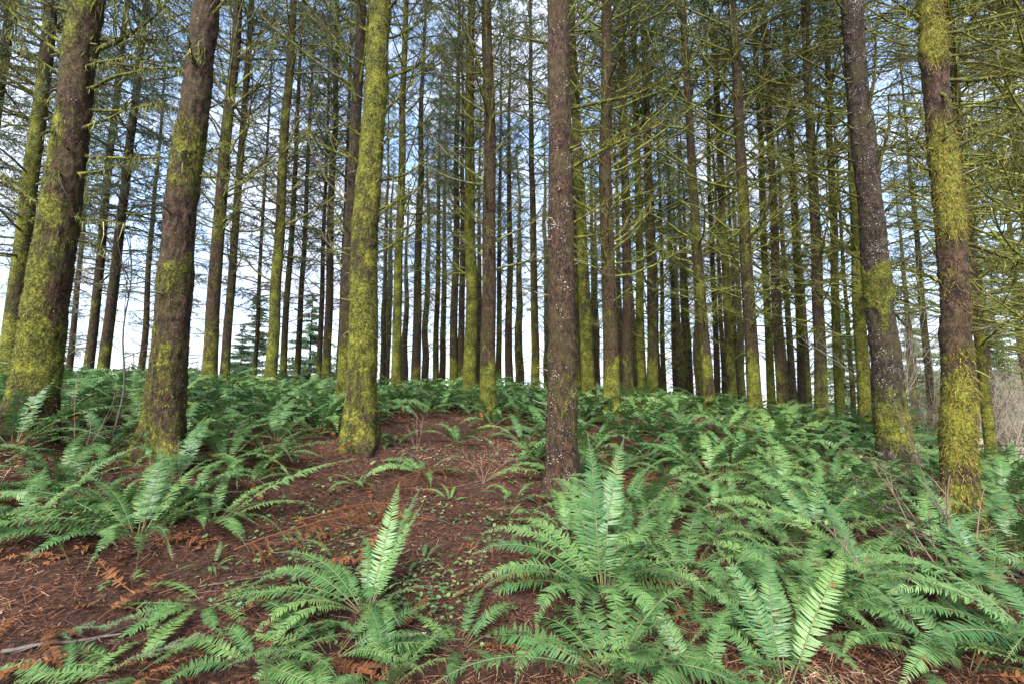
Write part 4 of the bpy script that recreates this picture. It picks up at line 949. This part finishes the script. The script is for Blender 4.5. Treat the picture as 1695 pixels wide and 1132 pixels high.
# ------------------------------------------------------------------ saplings and bare shrubs
def shrub(name, base, stems, mat, label, cat='shrub', group=None, leafs=0):
    """stems: list of (azimuth deg, elevation deg, length, radius, bend deg, twigs)"""
    root = empty(name, base); tag(root, label, cat, group)
    for k, (a, e, l, r, b, tw) in enumerate(stems):
        mb = MB(); P = curve_pts(np.zeros(3), R(a), R(e), l, R(b), 16, seed=base[0] * 3 + k * 5.3); s = np.linspace(0, 1, 16)
        V, Q = tubes(P[None], (r * (1 - .75 * s) + .001)[None], 6); mb.add(V, Q, moss=.2)
        tips = [P[-1]]
        for j in range(tw):
            i = int(rng.integers(4, 15)); q = curve_pts(P[i], R(a) + rng.choice([-1, 1]) * rng.uniform(.3, 1.1), R(e + b * i / 16) + rng.normal(0, .35), l * rng.uniform(.15, .4), rng.normal(0, .4), 9, seed=j * 3.1 + k + base[1])
            V, Q = tubes(q[None], (r * .42 * (1 - .75 * np.linspace(0, 1, 9)) + .0008)[None], 5); mb.add(V, Q); tips.append(q[-1])
            for u in range(2):
                ix = int(rng.integers(3, 8)); q2 = curve_pts(q[ix], rng.uniform(0, 6.28), R(e) * .6 + rng.normal(0, .4), l * rng.uniform(.06, .16), .2, 5, seed=u + j)
                V, Q = tubes(q2[None], np.linspace(r * .2 + .0008, .0009, 5)[None], 4); mb.add(V, Q); tips.append(q2[-1])
        o = mb.build('stem', [mat], root)
        if leafs:
            ml = MB()
            for p in tips[:leafs]:
                for z in range(6):
                    d0 = norm(rng.normal(0, 1, 3) + np.array([0, 0, .8])); s0 = norm(np.cross(d0, rng.normal(0, 1, 3))); l0 = rng.uniform(.03, .06)
                    ml.add([p, p + d0 * l0 * .5 + s0 * l0 * .25, p + d0 * l0, p + d0 * l0 * .5 - s0 * l0 * .25], quads=[(0, 1, 2, 3)], rnd=.9)
            ml.build('leaf', [SEED], o, False)
def base_at(px, Y):
    p = unproject(px, 660, Y); return (p[0], Y, gz(p[0], Y))
p = hit(180, 745); shrub('bare_sapling', tuple(p), [(60, 85, 2.6, .013, 6, 5)], DARKTWIG, 'thin dark crooked sapling stem rising between two mossy trunks', 'sapling')
p = hit(122, 770); shrub('bare_sapling', tuple(p), [(140, 70, .9, .005, 10, 4), (60, 65, .8, .004, 20, 4), (20, 60, .6, .005, 50, 3)], TWIG, 'little tan twiggy sapling before the stout leftmost trunk', 'sapling')
p = hit(1585, 985); shrub('bare_shrub', tuple(p), [(80, 78, .9, .013, 20, 6), (170, 55, .9, .009, 20, 5), (20, 50, .9, .009, 15, 5), (120, 70, .7, .008, -20, 4)], TWIG, 'bare brown shrub with crooked stems at the foot of the thick trunk', leafs=0)
p = hit(1700, 960); shrub('bare_shrub', tuple(p), [(165, 33, 1.3, .010, -5, 7), (185, 25, 1.1, .007, 0, 6)], DARKTWIG, 'long dark bare shoot arching in from the right picture edge', leafs=2)
p = hit(1545, 840); shrub('bare_shrub', tuple(p), [(120, 75, 1.3, .008, 10, 7), (160, 45, 1.0, .006, -15, 6)], TWIG, 'thin bare shoots between the dotted trunk and the thick trunk', leafs=3)
p = hit(1480, 1060); shrub('bare_shrub', tuple(p), [(100, 62, .8, .005, -30, 5), (150, 50, .8, .004, -20, 4), (30, 45, .7, .004, -20, 4)], TWIG, 'pale wiry twigs sprouting through the ferns with a bright bud', leafs=1)
p = hit(690, 745); shrub('bare_sapling', tuple(p), [(100, 70, .5, .004, 10, 5), (60, 60, .5, .003, 20, 5), (150, 55, .4, .003, 10, 4)], TWIG, 'small bare twigs standing in the litter patch', 'sapling')
p = hit(800, 800); shrub('bare_sapling', tuple(p), [(40, 65, .5, .004, -30, 6), (100, 60, .5, .003, -40, 5), (10, 45, .5, .003, -20, 5), (150, 50, .5, .003, 0, 4)], TWIG, 'tangle of tan twigs beside the lichen-flecked trunk', 'sapling')
g0 = np.random.default_rng(5)
for k in range(30):
    px = g0.uniform(1490, 1790); Y = g0.uniform(10, 20)
    st = [(g0.uniform(0, 360), g0.uniform(45, 85), g0.uniform(2.0, 3.8), g0.uniform(.008, .016), g0.uniform(-35, 10), 13) for _ in range(5)]
    g_ = gap(px)
    shrub('bare_shrub', base_at(px, Y), st, [PALETWIG, TWIG, PALETWIG][k % 3], 'leafless tan brush on the falling ground ' + g_, 'shrub', 'leafless brush ' + g_)
for k, (px, Y) in enumerate([(205, 24), (235, 27), (120, 25), (300, 30), (60, 24), (330, 26)]):
    st = [(g0.uniform(0, 360), g0.uniform(70, 88), g0.uniform(3.5, 6), g0.uniform(.03, .05), 0, 22) for _ in range(3)]
    g_ = gap(px)
    shrub('bare_alder', base_at(px, Y), st, PALETWIG, 'pale leafless far tree showing ' + g_, 'tree', 'pale leafless trees ' + g_)

# dense young firs beyond the crest, needled to the ground
def fir_mesh(seed, H=6.0, rad=1.9):
    g = np.random.default_rng(seed); mb = MB()
    nb = 150; h = g.uniform(.1, 1, nb) * H * .98; az = np.arange(nb) * 2.4
    ln = rad * np.clip(1 - h / H, .04, 1) ** .8 * g.uniform(.6, 1.1, nb)
    for i in range(nb):
        q = curve_pts(np.array([0, 0, h[i]]), az[i], .1, ln[i], -.35, 7, seed=i + seed)
        V, Q = tubes(q[None], np.linspace(.012, .003, 7)[None], 3); mb.add(V, Q, mat=1)
        m = int(220 * ln[i]) + 20; t_ = g.uniform(.5, 5.99, m); ii_ = t_.astype(int); c0 = q[ii_] + (q[ii_ + 1] - q[ii_]) * (t_ - ii_)[:, None]
        sp = g.normal(0, .14, (m, 3)) * np.array([1, 1, .45]) * ln[i] * .6; c0 = c0 + sp
        dd = norm(norm(q[ii_ + 1] - q[ii_]) + g.normal(0, .5, (m, 3)) + np.array([0, 0, -.25])); s0 = norm(np.cross(dd, g.normal(0, 1, (m, 3))))
        l0 = g.uniform(.05, .13, (m, 1))
        mb.add(np.stack([c0, c0 + dd * l0 * .5 + s0 * .016, c0 + dd * l0, c0 + dd * l0 * .5 - s0 * .016], 1), quads=np.arange(m)[:, None] * 4 + np.arange(4), rnd=np.repeat(g.random(m), 4))
    return mb.mesh('crown', [FIRLEAF, DARKTWIG], False)
FIRS = [fir_mesh(7), fir_mesh(8)]
tm = MB(); V, Q = tubes(np.array([[[0, 0, -.3], [0.01, 0, 2], [0, .01, 5.9]]], float), np.array([[.09, .06, .01]]), 8, ref=(1, 0, 0)); tm.add(V, Q, tone=.4, moss=.2)
FTRUNK = tm.mesh('trunk', [BARK])
for k, (px, Y, sc, lb) in enumerate([(420, 27, 1.35, 'full green fir needled to the ground beyond the slender trunks'), (510, 30, 1.5, 'pointed pale green fir showing past the thin trio'), (575, 33, 1.4, 'pale fir glimpsed beside the dark trunk near the all-mossy one'), (395, 22, .7, 'low dark fir bush behind the burled greyish trunk'), (100, 24, .8, 'low fir bush in the bright leftmost gap'), (230, 28, .75, 'small fir in the bright gap before the moss-sleeved trunk'),
                               (1660, 30, 1.7, 'green fir far behind the brush at the right picture edge'), (1520, 34, 1.7, 'green fir far behind, between the dotted trunk and the thick one'), (1600, 40, 2.2, 'tall fir far behind the golden-mossed thick trunk'), (1760, 26, 1.8, 'fir beyond the brush outside the right edge'), (1400, 38, 2.0, 'far fir dimly seen behind the mossy brown trunk')]):
    B = base_at(px, Y); r_ = empty('young_fir', B, rng.uniform(0, 6.28)); r_.scale = (sc,) * 3; tag(r_, lb, 'tree')
    for nm, me in (('crown', FIRS[k % 2]), ('trunk', FTRUNK)):
        o = bpy.data.objects.new(nm, me); COL.objects.link(o); o.parent = r_
